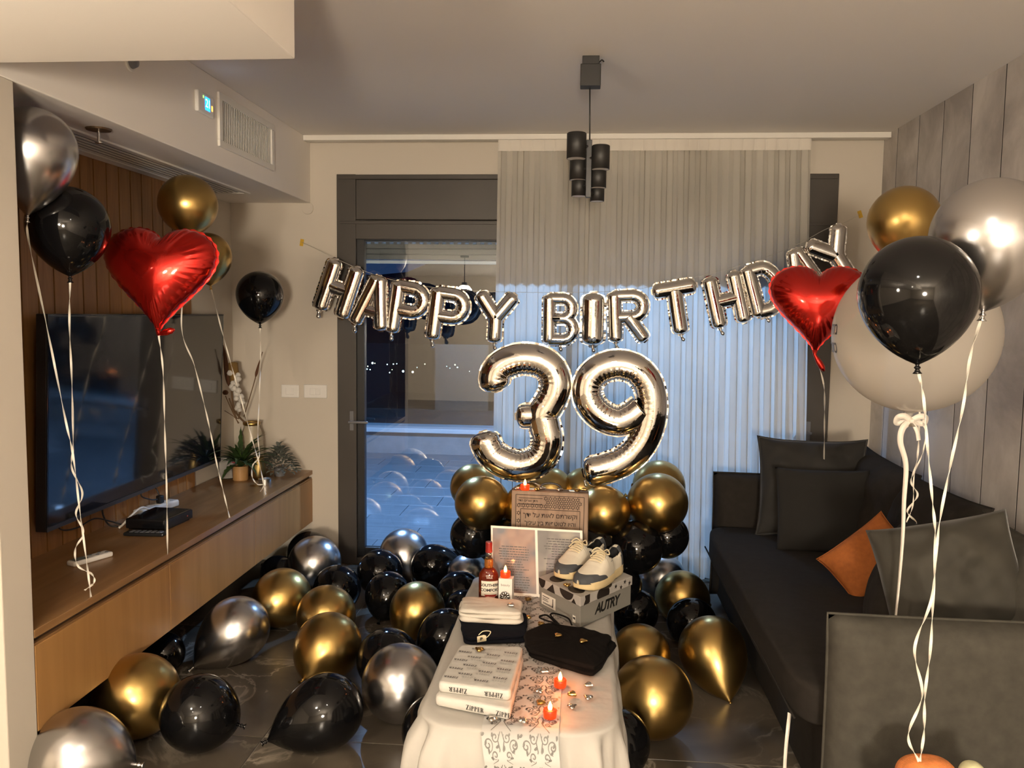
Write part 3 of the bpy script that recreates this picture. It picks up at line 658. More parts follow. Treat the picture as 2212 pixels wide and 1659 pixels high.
def balloon(c, R, colour, shape, neck, label, group, ribbon=None, rr=.0022, spin=0):
    c = Vector(c); t = thing('latex_balloon', label, 'balloon', c, group)
    q = (-Vector(neck)).normalized().to_track_quat('Z', 'Y')
    b, kn = balloon_mesh(shape, colour)
    for nm, me in (('balloon_body', b), ('knot', kn)):
        o = link(nm, me, None, t); o.rotation_mode = 'QUATERNION'; o.rotation_quaternion = q; o.scale = (R, R, R)
    e = SHAPES[shape][0]
    tip = c + Vector(neck).normalized()*R*(e+.06)
    if ribbon: ribbon_part(t, [tip] + ribbon, rr)
    return t, tip
def ribbon_part(t, pts, rr=.0022):
    pp = bez(pts, 22*len(pts)); vs = []; fs = []
    for i, p in enumerate(pp):     # thin curling ribbon: a flat band that twists along its length
        tg = (pp[min(i+1, len(pp)-1)] - pp[max(i-1, 0)]).normalized(); a = tg.orthogonal().normalized(); b = tg.cross(a)
        th = i*.16; wv = (a*math.cos(th) + b*math.sin(th))*rr*1.5; n = (b*math.cos(th) - a*math.sin(th))*rr*.22
        vs += [p-wv-n, p+wv-n, p+wv+n, p-wv+n]
    for i in range(len(pp)-1):
        a = i*4; fs += [(a+k, a+(k+1) % 4, a+4+(k+1) % 4, a+4+k) for k in range(4)]
    return MB().add(vs, fs).build('ribbon', M['ribbon'], t, smooth=False)

G_FLOOR = 'balloons lying on the floor'
def floorb(px, py, rp, colour, shape, neck, label, lift=1.0, R=None):
    """rests on the floor: its depth follows from where its lowest point meets the floor"""
    d = pix(px, py); tt = CAM_H/(lift*rp/CAM_F - d.z); c = EYE + d*tt
    return balloon(c, rp*tt/CAM_F, colour, shape, neck, label, G_FLOOR)
# left of the table (neck given as world direction: +x right, +y away, +z up)
floorb(165, 1632, 100, 'silver', 'norm', (.95, .1, -.15), 'silver balloon on the floor at the bottom left corner')
floorb(296, 1503, 89, 'gold', 'norm', (-.8, .5, -.2), 'gold balloon under the near cabinet end, behind the corner silver one')
floorb(430, 1540, 81, 'black', 'round', (.9, .2, -.35), 'round black balloon right of the gold one under the near cabinet end')
floorb(352, 1412, 46, 'black', 'round', (-.3, .9, .1), 'black balloon deep in the shade under the cabinet middle')
floorb(512, 1358, 69, 'silver', 'long', (-.55, -.55, -.50), 'silver balloon with its knot towards us, in front of the cabinet middle')
floorb(610, 1290, 62, 'gold', 'norm', (-.35, -.75, -.2), 'gold balloon between the two silver balloons along the cabinet')
floorb(680, 1214, 56, 'silver', 'norm', (-.2, -.6, -.5), 'silver balloon beneath the far end of the cabinet by the door frame')
balloon(at(668, 1196, 4.77), .135, 'black', 'round', (-.3, .8, -.2), 'black balloon peeping out behind the silver one at the cabinet end', G_FLOOR)
floorb(600, 1236, 36, 'black', 'round', (-.8, .3, .2), 'small black balloon in the dark below the far cabinet door')
floorb(728, 1272, 51, 'black', 'norm', (-.3, .5, -.5), 'black balloon right of the silver one below the cabinet end')
floorb(705, 1328, 63, 'gold', 'norm', (-.5, .6, -.3), 'gold balloon just behind the tall gold one facing us')
floorb(709, 1396, 72, 'gold', 'norm', (-.25, -.75, -.35), 'tall gold balloon behind the big black one at the front')
floorb(704, 1536, 80, 'black', 'long', (-.85, -.38, -.36), 'big black balloon lying at the front, its knot to the left')
floorb(820, 1236, 49, 'black', 'norm', (.2, .7, -.4), 'black balloon touching the foot of the door frame')
floorb(873, 1195, 53, 'silver', 'norm', (.3, -.5, -.5), 'silver balloon closest to the glass door')
floorb(934, 1222, 46, 'black', 'norm', (.9, .1, .28), 'black balloon with pointed side right, in front of the glass')
floorb(1012, 1242, 46, 'silver', 'norm', (.5, .6, -.2), 'silver balloon below the left pillar balloons')
floorb(838, 1284, 49, 'black', 'norm', (-.1, -.75, -.6), 'black balloon standing left of the gold one beside the table')
floorb(902, 1316, 59, 'gold', 'norm', (-.3, -.65, -.5), 'gold balloon standing beside the far left table corner')
floorb(992, 1284, 50, 'black', 'norm', (.5, .6, -.1), 'black balloon behind the bottle at the far table corner')
floorb(1003, 1318, 44, 'black', 'norm', (.6, -.3, -.3), 'black balloon tight against the table beside the white shirt')
floorb(964, 1375, 60, 'black', 'norm', (-.6, -.6, -.4), 'black balloon along the left table edge beside the navy garment')
floorb(838, 1425, 67, 'black', 'norm', (-.5, .7, -.1), 'black balloon half hidden behind the large silver one')
floorb(865, 1475, 83, 'silver', 'round', (.6, .7, -.2), 'large silver balloon left of the wrapped parcels')
floorb(948, 1578, 80, 'black', 'norm', (.6, .6, .1), 'black balloon half under the cloth at the near left table corner')
# right of the table
floorb(1328, 1604, 76, 'black', 'norm', (-.7, .3, .2), 'black balloon against the near right table side')
floorb(1409, 1506, 87, 'gold', 'round', (-.6, .5, -.3), 'largest gold balloon on the floor right of the candles')
floorb(1382, 1414, 65, 'gold', 'norm', (-.3, -.2, -.85), 'gold balloon between the big gold one and the table')
floorb(1538, 1404, 72, 'gold', 'long', (.18, -.66, -.52), 'gold balloon pointing its knot at us beside the sofa')
floorb(1494, 1345, 53, 'black', 'norm', (.5, .6, -.2), 'black balloon between the two gold ones next to the sofa')
floorb(1472, 1290, 57, 'gold', 'norm', (.7, .4, -.3), 'gold balloon below the right pillar next to the sofa corner')
floorb(1428, 1250, 54, 'silver', 'norm', (-.3, .6, .1), 'silver balloon directly below the black pillar balloons')
floorb(1372, 1322, 50, 'black', 'norm', (-.2, -.3, -.8), 'black balloon right of the shoe box')

# pillars of the two numbers: rings of balloons
G_P = 'balloons of the pillars under the numbers'
def pil(px, py, rp, Y, colour, neck, label, shape='round'):
    c = at(px, py, Y); R = rp*(c-EYE).dot(FW)/CAM_F
    return balloon(c, R, colour, shape, neck, label, G_P)
pil(1040, 1086, 58, 4.00, 'gold', (.8, .5, .1), 'front left gold balloon under the number three')
pil(1143, 1098, 56, 4.02, 'gold', (-.5, .8, .1), 'gold balloon under the number three, behind the wooden case')
pil(1022, 1052, 50, 4.36, 'gold', (.8, -.5, .1), 'back left gold balloon under the number three')
pil(1190, 1058, 48, 4.36, 'gold', (-.8, -.5, .1), 'back right gold balloon under the number three')
pil(1303, 1106, 57, 4.00, 'gold', (.8, .5, .1), 'gold balloon under the number nine, just right of the wooden case')
pil(1422, 1086, 64, 4.05, 'gold', (-.8, .5, .05), 'front right gold balloon under the number nine')
pil(1262, 1058, 48, 4.38, 'gold', (.8, -.5, .1), 'back gold balloon under the number nine beside the curtain centre')
pil(1424, 1050, 56, 4.38, 'gold', (-.8, -.5, .1), 'back right gold balloon under the number nine')
pil(1022, 1156, 50, 4.05, 'black', (.8, .4, .1), 'black balloon of the left pillar beside the photo frame')
pil(1110, 1172, 54, 3.95, 'black', (-.3, .9, .1), 'black balloon of the left pillar behind the photo frame')
pil(1168, 1150, 46, 4.38, 'black', (-.5, -.6, .1), 'rear black balloon of the left pillar')
pil(1070, 1140, 46, 4.42, 'black', (.5, -.6, .1), 'rear left black balloon of the left pillar')
pil(1287, 1182, 56, 3.98, 'black', (.4, .8, .1), 'black balloon of the right pillar behind the sneakers')
pil(1374, 1182, 58, 3.98, 'black', (-.1, .9, .1), 'middle black balloon of the right pillar')
pil(1440, 1158, 48, 4.15, 'black', (-.8, .4, .1), 'rightmost black balloon of the right pillar')
pil(1330, 1140, 46, 4.45, 'black', (0, -.9, .1), 'rear black balloon of the right pillar')
pil(1335, 1262, 52, 3.98, 'black', (-.4, .4, .3), 'lower black balloon of the right pillar behind the shoe box')
pil(1120, 1262, 50, 3.95, 'black', (.4, .4, .3), 'lower black balloon of the left pillar behind the photo frame')
pil(1235, 1250, 50, 4.15, 'black', (.1, .4, .4), 'black balloon between the two pillars behind the wooden case')

# floating balloons on ribbons, left group (ribbons tied to the cabinet edge)
G_L = 'floating balloons by the television'
def rb(pts, Ya, Yb):
    """ribbon bends given as sighted points, depth running from Ya to Yb"""
    y0, y1 = pts[0][1], pts[-1][1]
    return [at(x, y, Ya + (Yb-Ya)*min(1, max(0, (y-y0)/(y1-y0)))) for x, y in pts]
def flo(px, py, rp, Y, colour, shape, neck, label, group, ribbon=None):
    c = at(px, py, Y); R = rp*(c-EYE).dot(FW)/CAM_F
    return balloon(c, R, colour, shape, neck, label, group, ribbon)
flo(72, 322, 88, 2.50, 'silver', 'long', (-.13, 0, -1), 'floating silver balloon touching the niche ceiling at the left edge', G_L,
    rb([(62, 520), (100, 700), (140, 900), (158, 985), (172, 1100), (188, 1220), (197, 1294)], 2.5, 2.62))
flo(148, 488, 84, 2.66, 'black', 'norm', (0, 0, -1), 'floating black balloon between the silver one and the red heart', G_L,
    rb([(150, 700), (155, 820), (158, 960), (155, 1010), (178, 1065), (164, 1110), (181, 1150), (163, 1185), (168, 1222), (198, 1240), (203, 1258), (183, 1275)], 2.66, 2.64))
flo(406, 441, 62, 3.68, 'gold', 'round', (.05, 0, -1), 'floating gold balloon directly above the large red heart', G_L,
    rb([(392, 700), (420, 790), (445, 890), (458, 950), (470, 1010), (482, 1060), (496, 1118)], 3.66, 3.70))
flo(449, 553, 50, 4.12, 'gold', 'norm', (.08, 0, -1), 'floating gold balloon half hidden behind the large red heart', G_L,
    rb([(478, 710), (500, 790), (520, 860), (545, 950), (562, 1010), (574, 1068)], 4.12, 4.16))
flo(561, 636, 50, 4.45, 'black', 'norm', (0, 0, -1), 'small black balloon floating in front of the wall above the switches', G_L,
    rb([(563, 770), (560, 860), (557, 940), (560, 985), (546, 1005), (545, 1030), (556, 1046), (570, 1048), (558, 1068)], 4.45, 4.30))
# right group
G_R = 'floating balloons over the sofa'
flo(1953, 478, 75, 3.05, 'gold', 'norm', (.02, 0, -1), 'floating gold balloon against the concrete-look wall', G_R,
    rb([(1960, 640), (1985, 800), (1985, 935), (1980, 1000), (1968, 1040), (1982, 1070), (1960, 1105), (1980, 1130), (1962, 1150), (1955, 1160)], 3.05, 2.95))
flo(2143, 512, 125, 2.05, 'silver', 'norm', (-.06, 0, -1), 'large floating silver balloon at the right edge', G_R,
    rb([(2096, 770), (2080, 880), (2052, 1010), (2028, 1140), (2017, 1270), (2010, 1400), (1998, 1500), (1996, 1580), (1987, 1645)], 2.02, 1.93))
flo(1982, 632, 121, 1.95, 'black', 'norm', (.05, 0, -1), 'large floating black balloon in front of the clear bubble', G_R,
    rb([(1995, 860), (2003, 960), (2014, 1080), (2020, 1160), (2013, 1290), (1976, 1400), (1992, 1500), (1962, 1588), (1985, 1645)], 1.95, 1.92))

# ---- red foil hearts
def heart_outline(a):
    x = 16*math.sin(a)**3; z = 11.2*math.cos(a) - 3.3*math.cos(2*a) - 1.3*math.cos(3*a) - .4*math.cos(4*a)
    return x/17.0, z/14.0 - .02 - (.16*max(0, -z/14.0)**2.2)
_hn = 96
def _heart_field():
    """membrane inflated over the heart outline: smooth height everywhere, zero at the seam"""
    gx = np.linspace(-1.1, 1.1, _hn); gz = np.linspace(-1.5, 1.1, _hn); P_ = np.array([heart_outline(2*PI*i/400) for i in range(400)])
    X, Z = np.meshgrid(gx, gz, indexing='ij'); ins = np.zeros(X.shape, bool)
    for i in range(400):
        (x0, z0), (x1, z1) = P_[i], P_[(i+1) % 400]
        if z0 != z1: ins ^= ((z0 > Z) != (z1 > Z)) & (X < (x1-x0)*(Z-z0)/(z1-z0) + x0)
    f = np.zeros(X.shape)
    for _ in range(2500):
        f[1:-1, 1:-1] = .25*(f[2:, 1:-1] + f[:-2, 1:-1] + f[1:-1, 2:] + f[1:-1, :-2]) + .001; f[~ins] = 0
    return f/f.max()
_HF = _heart_field()
def heart_h(x, z):
    i = (x+1.1)/2.2*(_hn-1); j = (z+1.5)/2.6*(_hn-1); i0 = min(max(int(i), 0), _hn-2); j0 = min(max(int(j), 0), _hn-2); a, b = i-i0, j-j0
    return (_HF[i0, j0]*(1-a)*(1-b) + _HF[i0+1, j0]*a*(1-b) + _HF[i0, j0+1]*(1-a)*b + _HF[i0+1, j0+1]*a*b)
def heart(c, W_, n, up, label, tail_dir, group, ribbon):
    c = Vector(c); t = thing('heart_balloon', label, 'balloon', c, group); MM = frame_M(c, n, up); S = W_/2/.94
    NA, NR = 184, 30
    def surf(sgn):
        def fn(u, v):
            a = 2*PI*u; x, z = heart_outline(a); v = 1-(1-v)**1.35; zc = -.05
            k = v*(1 - .010*v**8*math.cos(a*46)); X_, Z_ = x*k, zc + (z-zc)*k
            h = .46*math.sqrt(max(0, heart_h(X_, Z_)))*(1 if v < .999 else 0)
            cr = max(0, v-.55)/.45                      # crimped creases running in from the seam
            h *= 1 - .11*cr*(1-cr*.3)*(.5+.5*math.cos(a*46 + 2*math.sin(a*3)))**2
            return MM @ Vector((X_*S, sgn*h*S, Z_*S))
        return fn
    mb = MB(); mb.grid(surf(-1), NA, NR); mb.grid(surf(1), NA, NR); mb.build('foil_body', M['foil_red'], t, smooth=True, weld=True)
    vs = []; fs = []
    for i in range(240):
        a = 2*PI*i/240; x, z = heart_outline(a); zc = -.05; o_ = 1.03 + .012*math.cos(a*46)
        for k, dy in ((.985, -.004), (o_, -.002), (o_, .002), (.985, .004)): vs.append(MM @ Vector((x*k*S, dy*S, (zc+(z-zc)*k)*S)))
    for i in range(240):
        j = (i+1) % 240; fs += [(i*4+k, i*4+(k+1) % 4, j*4+(k+1) % 4, j*4+k) for k in range(4)]
    MB().add(vs, fs).build('seam_flange', M['foil_red'], t, smooth=False)
    x, z = heart_outline(PI); tip = MM @ Vector((x*S, 0, z*S)); td = Vector(tail_dir)
    MB().tube([tip + Vector((0, 0, .02)), tip, tip + td*.018, tip + td*.035, tip + td*.06, tip + td*.075], [.012, .007, .010, .013, .012, .004], 12).build('filling_neck', M['foil_red'], t, smooth=True)
    ribbon_part(t, [tip + Vector((0, 0, .004))] + ribbon)
    return t
heart(at(348, 577, 2.98), 245*2.98/CAM_F*1.01, (.10, -1, .10), (.02, .02, 1), 'large red foil heart balloon floating in front of the television', (.85, 0, .25), 'red foil hearts',
      rb([(352, 800), (356, 930), (360, 1060), (362, 1198)], 2.98, 3.13))
heart(at(1767, 645, 3.55), 190*3.55/CAM_F*1.02, (-.25, -1, .1), (.02, .02, 1), 'smaller red foil heart balloon overlapping the end of the letter banner', (.5, -.2, -.9), 'red foil hearts',
      rb([(1779, 830), (1781, 900), (1780, 992)], 3.55, 4.16))

# ---- clear bubble balloon with bow
M['bubble'] = (lambda: None)()
def bubble_mat():
    m, nt, b, out = new_mat('milky_clear_film'); nt.nodes.remove(b)
    tr = nt.nodes.new('ShaderNodeBsdfTransparent'); tr.inputs[0].default_value = (.97, .96, .94, 1)
    df = nt.nodes.new('ShaderNodeBsdfDiffuse'); df.inputs[0].default_value = (.85, .80, .72, 1)
    tl = nt.nodes.new('ShaderNodeBsdfTranslucent'); tl.inputs[0].default_value = (.85, .80, .72, 1)
    gl = nt.nodes.new('ShaderNodeBsdfGlossy'); gl.inputs['Roughness'].default_value = .03
    a = nt.nodes.new('ShaderNodeMixShader'); a.inputs[0].default_value = .5; nt.links.new(df.outputs[0], a.inputs[1]); nt.links.new(tl.outputs[0], a.inputs[2])
    b2 = nt.nodes.new('ShaderNodeMixShader'); b2.inputs[0].default_value = .60; nt.links.new(tr.outputs[0], b2.inputs[1]); nt.links.new(a.outputs[0], b2.inputs[2])
    fr = facing_fresnel(nt, .03, .35, 3.0)
    c = nt.nodes.new('ShaderNodeMixShader'); nt.links.new(fr.outputs[0], c.inputs[0]); nt.links.new(b2.outputs[0], c.inputs[1]); nt.links.new(gl.outputs[0], c.inputs[2])
    nt.links.new(c.outputs[0], out.inputs[0]); return m
BY = 2.62; bc = at(1975, 722, BY); BR = 168*(bc-EYE).dot(FW)/CAM_F
t = thing('bubble_balloon', 'big clear bubble balloon with a white bow behind the black balloon', 'balloon', bc, G_R)
MB().lathe([(0, BR)] + [(BR*math.sin(a*PI/28), BR*math.cos(a*PI/28)) for a in range(1, 27)] + [(.018, -BR*1.0), (.010, -BR*1.02)], 56, bc).build('film', bubble_mat(), t, smooth=True)
kb = bc + Vector((0, 0, -BR*1.02))
MB().lathe([(.010, 0), (.007, -.015), (.022, -.04), (.010, -.02)], 16, kb).build('gathered_neck', bubble_mat(), t, smooth=True)
ink = mat('black_ink', (.01, .01, .01), .4)      # dark Hebrew writing printed round the film
for s, zz, ph in (('לזמ', .012, 178), ('בוט', -.045, 176)):
    mb = text_mb(s, .05, bold=.001); a0 = math.radians(ph); RR = BR*1.004
    mb.v = [(bc.x + RR*math.cos(math.asin((zz+y_)/RR))*math.cos(a0 + x/RR), bc.y + RR*math.cos(math.asin((zz+y_)/RR))*math.sin(a0 + x/RR), bc.z + zz + y_) for (x, y_, z) in mb.v]
    mb.build('printed_word', ink, t)
bw = MB(); k0 = kb + Vector((0, -.012, -.022))
def band(pts, w0, th=.0012, tw=None):
    pp = bez(pts, 16*len(pts)); vs = []; fs = []
    for i, p in enumerate(pp):
        tg = (pp[min(i+1, len(pp)-1)] - pp[max(i-1, 0)]).normalized(); a = tg.cross(Vector((0, -1, 0)))
        a = a.normalized() if a.length > .05 else Vector((0, 0, 1))
        if tw: ang = tw*i/len(pp); bn = tg.cross(a); a = a*math.cos(ang) + bn*math.sin(ang)
        n = tg.cross(a)*th
        wv = a*(w0 if not callable(w0) else w0(i/len(pp))); vs += [p-wv-n, p+wv-n, p+wv+n, p-wv+n]
    for i in range(len(pp)-1): q = i*4; fs += [(q+k, q+(k+1) % 4, q+4+(k+1) % 4, q+4+k) for k in range(4)]
    return vs, fs
for s in (-1, 1):
    bw.add(*band([k0, k0 + Vector((s*.022, -.008, .014)), k0 + Vector((s*.040, -.004, .010)), k0 + Vector((s*.040, .008, -.008)), k0 + Vector((s*.018, .006, -.006)), k0], .009))
bw.add(*band([k0, k0 + Vector((.016, -.006, -.03)), k0 + Vector((.024, -.004, -.06))], .006))
bw.lathe([(0, .008), (.008, .004), (.008, -.004), (0, -.008)], 10, k0 + Vector((0, -.006, 0)))
bo = bw.build('bow', M['ribbon_s'], t, smooth=True)
mbx = MB(); mbx.add(*band([k0] + rb([(1950, 925), (1945, 955), (1957, 1005), (1953, 1080), (1950, 1160), (1942, 1260), (1931, 1372)], BY-.02, 2.62), lambda s: .010*(1-.65*s), tw=1.3)); mbx.build('satin_tail', M['ribbon_s'], t, smooth=True)
ribbon_part(t, [k0] + rb([(1998, 925), (1994, 975), (1975, 1025), (1972, 1090), (1958, 1128)], BY, 2.68), .0014)

# ---- foil numbers and letters
def sweep_foil(mb, pts, r, depth, n=26, wr=0.0, kc=0, loop=False):
    """pts 2d centreline (x,z); pillow section; creases on the inside of bends"""
    P = [Vector((x, 0, z)) for x, z in pts]; N = len(P); vs = []; L = 0.0; Rr = r if callable(r) else (lambda s: r)
    for i in range(N):
        tg = (P[min(i+1, N-1)] - P[max(i-1, 0)]).normalized(); sd = Vector((tg.z, 0, -tg.x))
        if i: L += (P[i]-P[i-1]).length
        s = i/(N-1)
        d0 = (P[i] - P[max(i-3, 0)]).normalized() if i > 0 else tg; d1 = (P[min(i+3, N-1)] - P[i]).normalized() if i < N-1 else tg
        curv = (d0.x*d1.z - d0.z*d1.x)       # >0 turning left
        R0 = Rr(s)
        for k in range(n):
            a = 2*PI*k/n; ca, sa = math.cos(a), math.sin(a)
            inner = max(0, (-ca if curv > 0 else ca)); cz = wr*inner**1.3*min(1, abs(curv)*3)
            pin = 1 - cz*(.5+.5*math.cos(2*PI*L/kc))**3 if kc else 1
            vs.append(P[i] + sd*R0*ca*pin + Vector((0, -1, 0))*R0*depth*(abs(sa)**.85)*(1 if sa > 0 else -1)*pin)
    fs = [(i*n+k, i*n+(k+1) % n, (i+1)*n+(k+1) % n, (i+1)*n+k) for i in range(N-1) for k in range(n)] + [tuple(range(n)), tuple((N-1)*n+k for k in range(n))]
    mb.add(vs, fs)
def resample(pts, step):
    cum = [0]
    for a, b in zip(pts, pts[1:]): cum.append(cum[-1] + math.hypot(b[0]-a[0], b[1]-a[1]))
    n = max(6, int(cum[-1]/step)); out = []; k = 0
    for i in range(n+1):
        d = cum[-1]*i/n
        while k < len(cum)-2 and cum[k+1] < d: k += 1
        f = (d-cum[k])/max(1e-9, cum[k+1]-cum[k]); out.append((pts[k][0]+(pts[k+1][0]-pts[k][0])*f, pts[k][1]+(pts[k+1][1]-pts[k][1])*f))
    return out
def smooth2(pts, n=60): return [(p.x, p.z) for p in bez([(x, 0, z) for x, z in pts], n)]
def cap_r(r, L, end0=True, end1=True, e=.75):
    """radius along a stroke with blunt rounded ends"""
    def fn(s):
        d0, d1 = s*L, (1-s)*L; k = 1.0
        for d, on in ((d0, end0), (d1, end1)):
            if on and d < r*e: q = 1-d/(r*e); k *= .22 + .78*math.sqrt(max(0, 1-q**2.4))
        return r*k
    return fn
def flange(mb, pts, rf_, y, seed, e0, e1, mg):
    """flat crimped seam margin round a stroke; rf_ gives the body radius along it"""
    P = [Vector((x, 0, z)) for x, z in pts]; rnd_ = random.Random(seed); n0 = len(P); ws = [rf_(i/(n0-1))+mg for i in range(n0)]
    tg0 = (P[1]-P[0]).normalized(); tg1 = (P[-1]-P[-2]).normalized()
    if e0: P = [P[0]-tg0*mg] + P; ws = [ws[0]*.8] + ws
    if e1: P = P + [P[-1]+tg1*mg]; ws = ws + [ws[-1]*.8]
    N = len(P); vs = []; fs = []
    for i in range(N):
        tg = (P[min(i+1, N-1)] - P[max(i-1, 0)]).normalized(); sd = Vector((tg.z, 0, -tg.x))
        for s in (-1, 1):
            wv = ws[i] + mg*rnd_.uniform(-.3, .15); q = P[i] + sd*s*wv; j = rnd_.uniform(-.002, .002)
            vs += [q + Vector((0, y+j-.0006, 0)), q + Vector((0, y+j+.0006, 0))]
    for i in range(N-1): a = i*4; fs += [(a, a+2, a+6, a+4), (a+1, a+5, a+7, a+3), (a, a+4, a+5, a+1), (a+2, a+3, a+7, a+6)]
    fs += [(0, 1, 3, 2), (N*4-4, N*4-2, N*4-1, N*4-3)]
    mb.add(vs, fs)
def extend(pts, e0, e1, d):
    pts = list(pts)
    def ex(p, q): L = math.hypot(p[0]-q[0], p[1]-q[1]); return (p[0]+(p[0]-q[0])/L*d, p[1]+(p[1]-q[1])/L*d)
    if e0: pts = [ex(pts[0], pts[1])] + pts
    if e1: pts = pts + [ex(pts[-1], pts[-2])]
    return pts
def foil_glyph(root, strokes, r, depth, tail, S, lean, wr=.12, kc=None, n=26, fl=1.17):
    """strokes: [(pts, radius factor, end0, end1)] in metres, local xz plane"""
    body = MB(); fg = MB(); R_ = Matrix.Rotation(lean, 4, 'Y')
    for q, (pts, rf, e0, e1) in enumerate(strokes):
        pts = extend(pts, e0, e1, r*.42); rs = resample(pts, r*.12); L = sum(math.hypot(b[0]-a[0], b[1]-a[1]) for a, b in zip(rs, rs[1:]))
        sweep_foil(body, rs, cap_r(r*rf, L, e0, e1), depth, n, wr, kc or r*.62); flange(fg, resample(pts, r*.2), cap_r(r*rf, L, e0, e1), .0014*q, q, e0, e1, r*(fl-1))
    tx_, tz_ = tail; nb = MB()
    nb.tube([Vector((tx_, 0, tz_+.02*S)), Vector((tx_, 0, tz_-.02*S)), Vector((tx_+.01*S, 0, tz_-.05*S)), Vector((tx_+.025*S, -.005, tz_-.09*S)), Vector((tx_+.03*S, -.005, tz_-.12*S))], [.035*S, .022*S, .03*S, .042*S, .02*S], 10)
    body.xf(R_).build('foil_body', M['foil'], root, smooth=True, world=False)
    fg.xf(R_).build('seam_flange', M['foil'], root, world=False)
    nb.xf(R_).build('filling_neck', M['foil'], root, smooth=True, world=False)
# numbers: centrelines sighted from the picture plane at their own distance
NY = 4.08; k_ = 1/3.457
def number(tr_main, tr_extra, cx, cz, r_px, label, tail, e0_=True):
    o = at(960 + cx*k_, 720 + cz*k_, NY); sc = k_*(o-EYE).dot(FW)/CAM_F
    t = thing('number_balloon', label, 'balloon', o, 'foil number balloons')
    cv = lambda P_: [((x-cx)*sc, (cz-z)*sc) for x, z in P_]
    st = [(smooth2(cv(tr_main), 160), 1.0, e0_, True)] + [(smooth2(cv(p_), 30), f_, e0, e1) for p_, f_, e0, e1 in tr_extra]
    foil_glyph(t, st, r_px*sc, .82, ((tail[0]-cx)*sc, (cz-tail[1])*sc), .22, 0, wr=.20, kc=.030, n=48, fl=1.10)
    return t
number([(385, 385), (372, 330), (420, 250), (520, 200), (620, 190), (720, 212), (795, 272), (826, 360), (812, 450), (775, 530), (735, 600), (752, 690), (772, 790), (748, 890), (680, 962), (580, 992), (470, 975), (372, 920), (318, 840), (302, 790)],
       [([(735, 600), (670, 612), (585, 618)], .78, False, True)], 560, 590, 116, 'silver foil number three on the left balloon pillar', (560, 1080))
number([(1470, 560), (1395, 618), (1300, 655), (1195, 628), (1108, 555), (1065, 460), (1075, 365), (1130, 290), (1220, 245), (1320, 236), (1420, 270), (1498, 350), (1535, 450), (1545, 560), (1530, 680), (1490, 790), (1420, 890), (1320, 968), (1200, 1018), (1095, 1045)],
       [], 1300, 610, 112, 'silver foil number nine on the right balloon pillar', (1060, 1120), False)
arc = lambda cx, cz, rx, rz, a0, a1, n=14: [(cx + rx*math.cos(math.radians(a0+(a1-a0)*i/n)), cz + rz*math.sin(math.radians(a0+(a1-a0)*i/n))) for i in range(n+1)]
h_ = .40
GL = {
 'H': ([([(-.215, h_), (-.215, -h_)], 1, 1, 1), ([(.215, h_), (.215, -h_)], 1, 1, 1), ([(-.215, .0), (.215, .0)], .92, 0, 0)], .132, (-.215, -.47)),
 'A': ([([(-.03, h_), (-.25, -h_)], 1, 1, 1), ([(.03, h_), (.25, -h_)], 1, 1, 1), ([(-.17, -.16), (.17, -.16)], .8, 0, 0)], .120, (-.24, -.47)),
 'P': ([([(-.215, h_), (-.215, -h_)], 1, 1, 1), ([(-.215, .365), (.04, .365)] + arc(.06, .165, .20, .20, 90, -90) + [(-.2, -.035)], .92, 0, 0)], .130, (-.215, -.47)),
 'Y': ([([(-.27, h_), (0, .0)], 1, 1, 0), ([(.27, h_), (0, .0)], 1, 1, 0), ([(0, .05), (0, -h_)], 1, 0, 1)], .134, (0, -.47)),
 'B': ([([(-.2, h_), (-.2, -h_)], 1, 1, 1), ([(-.2, .375), (.03, .375)] + arc(.04, .195, .17, .18, 90, -90) + [(-.2, .015)], .88, 0, 0), ([(-.2, .015), (.03, .015)] + arc(.05, -.18, .19, .195, 90, -90) + [(-.2, -.375)], .88, 0, 0)], .118, (0, -.47)),
 'I': ([([(0, .38), (0, -.38)], 1, 1, 1)], .195, (0, -.47)),
 'R': ([([(-.215, h_), (-.215, -h_)], 1, 1, 1), ([(-.215, .37), (.04, .37)] + arc(.06, .18, .19, .19, 90, -90) + [(-.2, -.01)], .88, 0, 0), ([(.0, -.0), (.25, -h_)], 1, 0, 1)], .122, (-.215, -.47)),
 'T': ([([(-.30, .36), (.30, .36)], 1, 1, 1), ([(0, .33), (0, -h_)], 1.05, 0, 1)], .135, (0, -.47)),
 'D': ([([(-.21, h_), (-.21, -h_)], 1, 1, 1), ([(-.21, .37), (-.02, .37)] + arc(-.02, 0, .26, .37, 90, -90, 20) + [(-.2, -.37)], .92, 0, 0)], .124, (-.1, -.47)),
}
LY = 4.755
def letter(ch, px, py, hp, lean, label, wx=1.0, Y=LY):
    o = at(px, py, Y); S = hp*(o-EYE).dot(FW)/CAM_F
    t = thing('letter_balloon', label, 'balloon', o, 'foil letters of the birthday banner')
    st, r, tail = GL[ch]
    foil_glyph(t, [([(x*S*wx, z*S) for x, z in pts], rf, e0, e1) for pts, rf, e0, e1 in st], r*S, .80, (tail[0]*S*wx, tail[1]*S), S, math.radians(lean), n=22, fl=1.2)
letter('H', 731, 624, 128, 19, 'silver foil letter H, leftmost of the banner', .92)
letter('A', 806, 652, 126, 13, 'silver foil letter A, second of the banner, over the door frame', .92, LY-.03)
letter('P', 880, 668, 124, 9, 'silver foil letter P, first P of the banner', 1.0)
letter('P', 967, 681, 124, 7, 'silver foil letter P, second P of the banner', 1.0, LY-.02)
letter('Y', 1071, 687, 118, 3, 'silver foil letter Y at the left curtain edge', 1.1)
letter('B', 1210, 690, 118, 0, 'silver foil letter B over the number three')
letter('I', 1281, 690, 122, 0, 'silver foil letter I between B and R')
letter('R', 1357, 684, 121, -3, 'silver foil letter R over the number nine', 1.08)
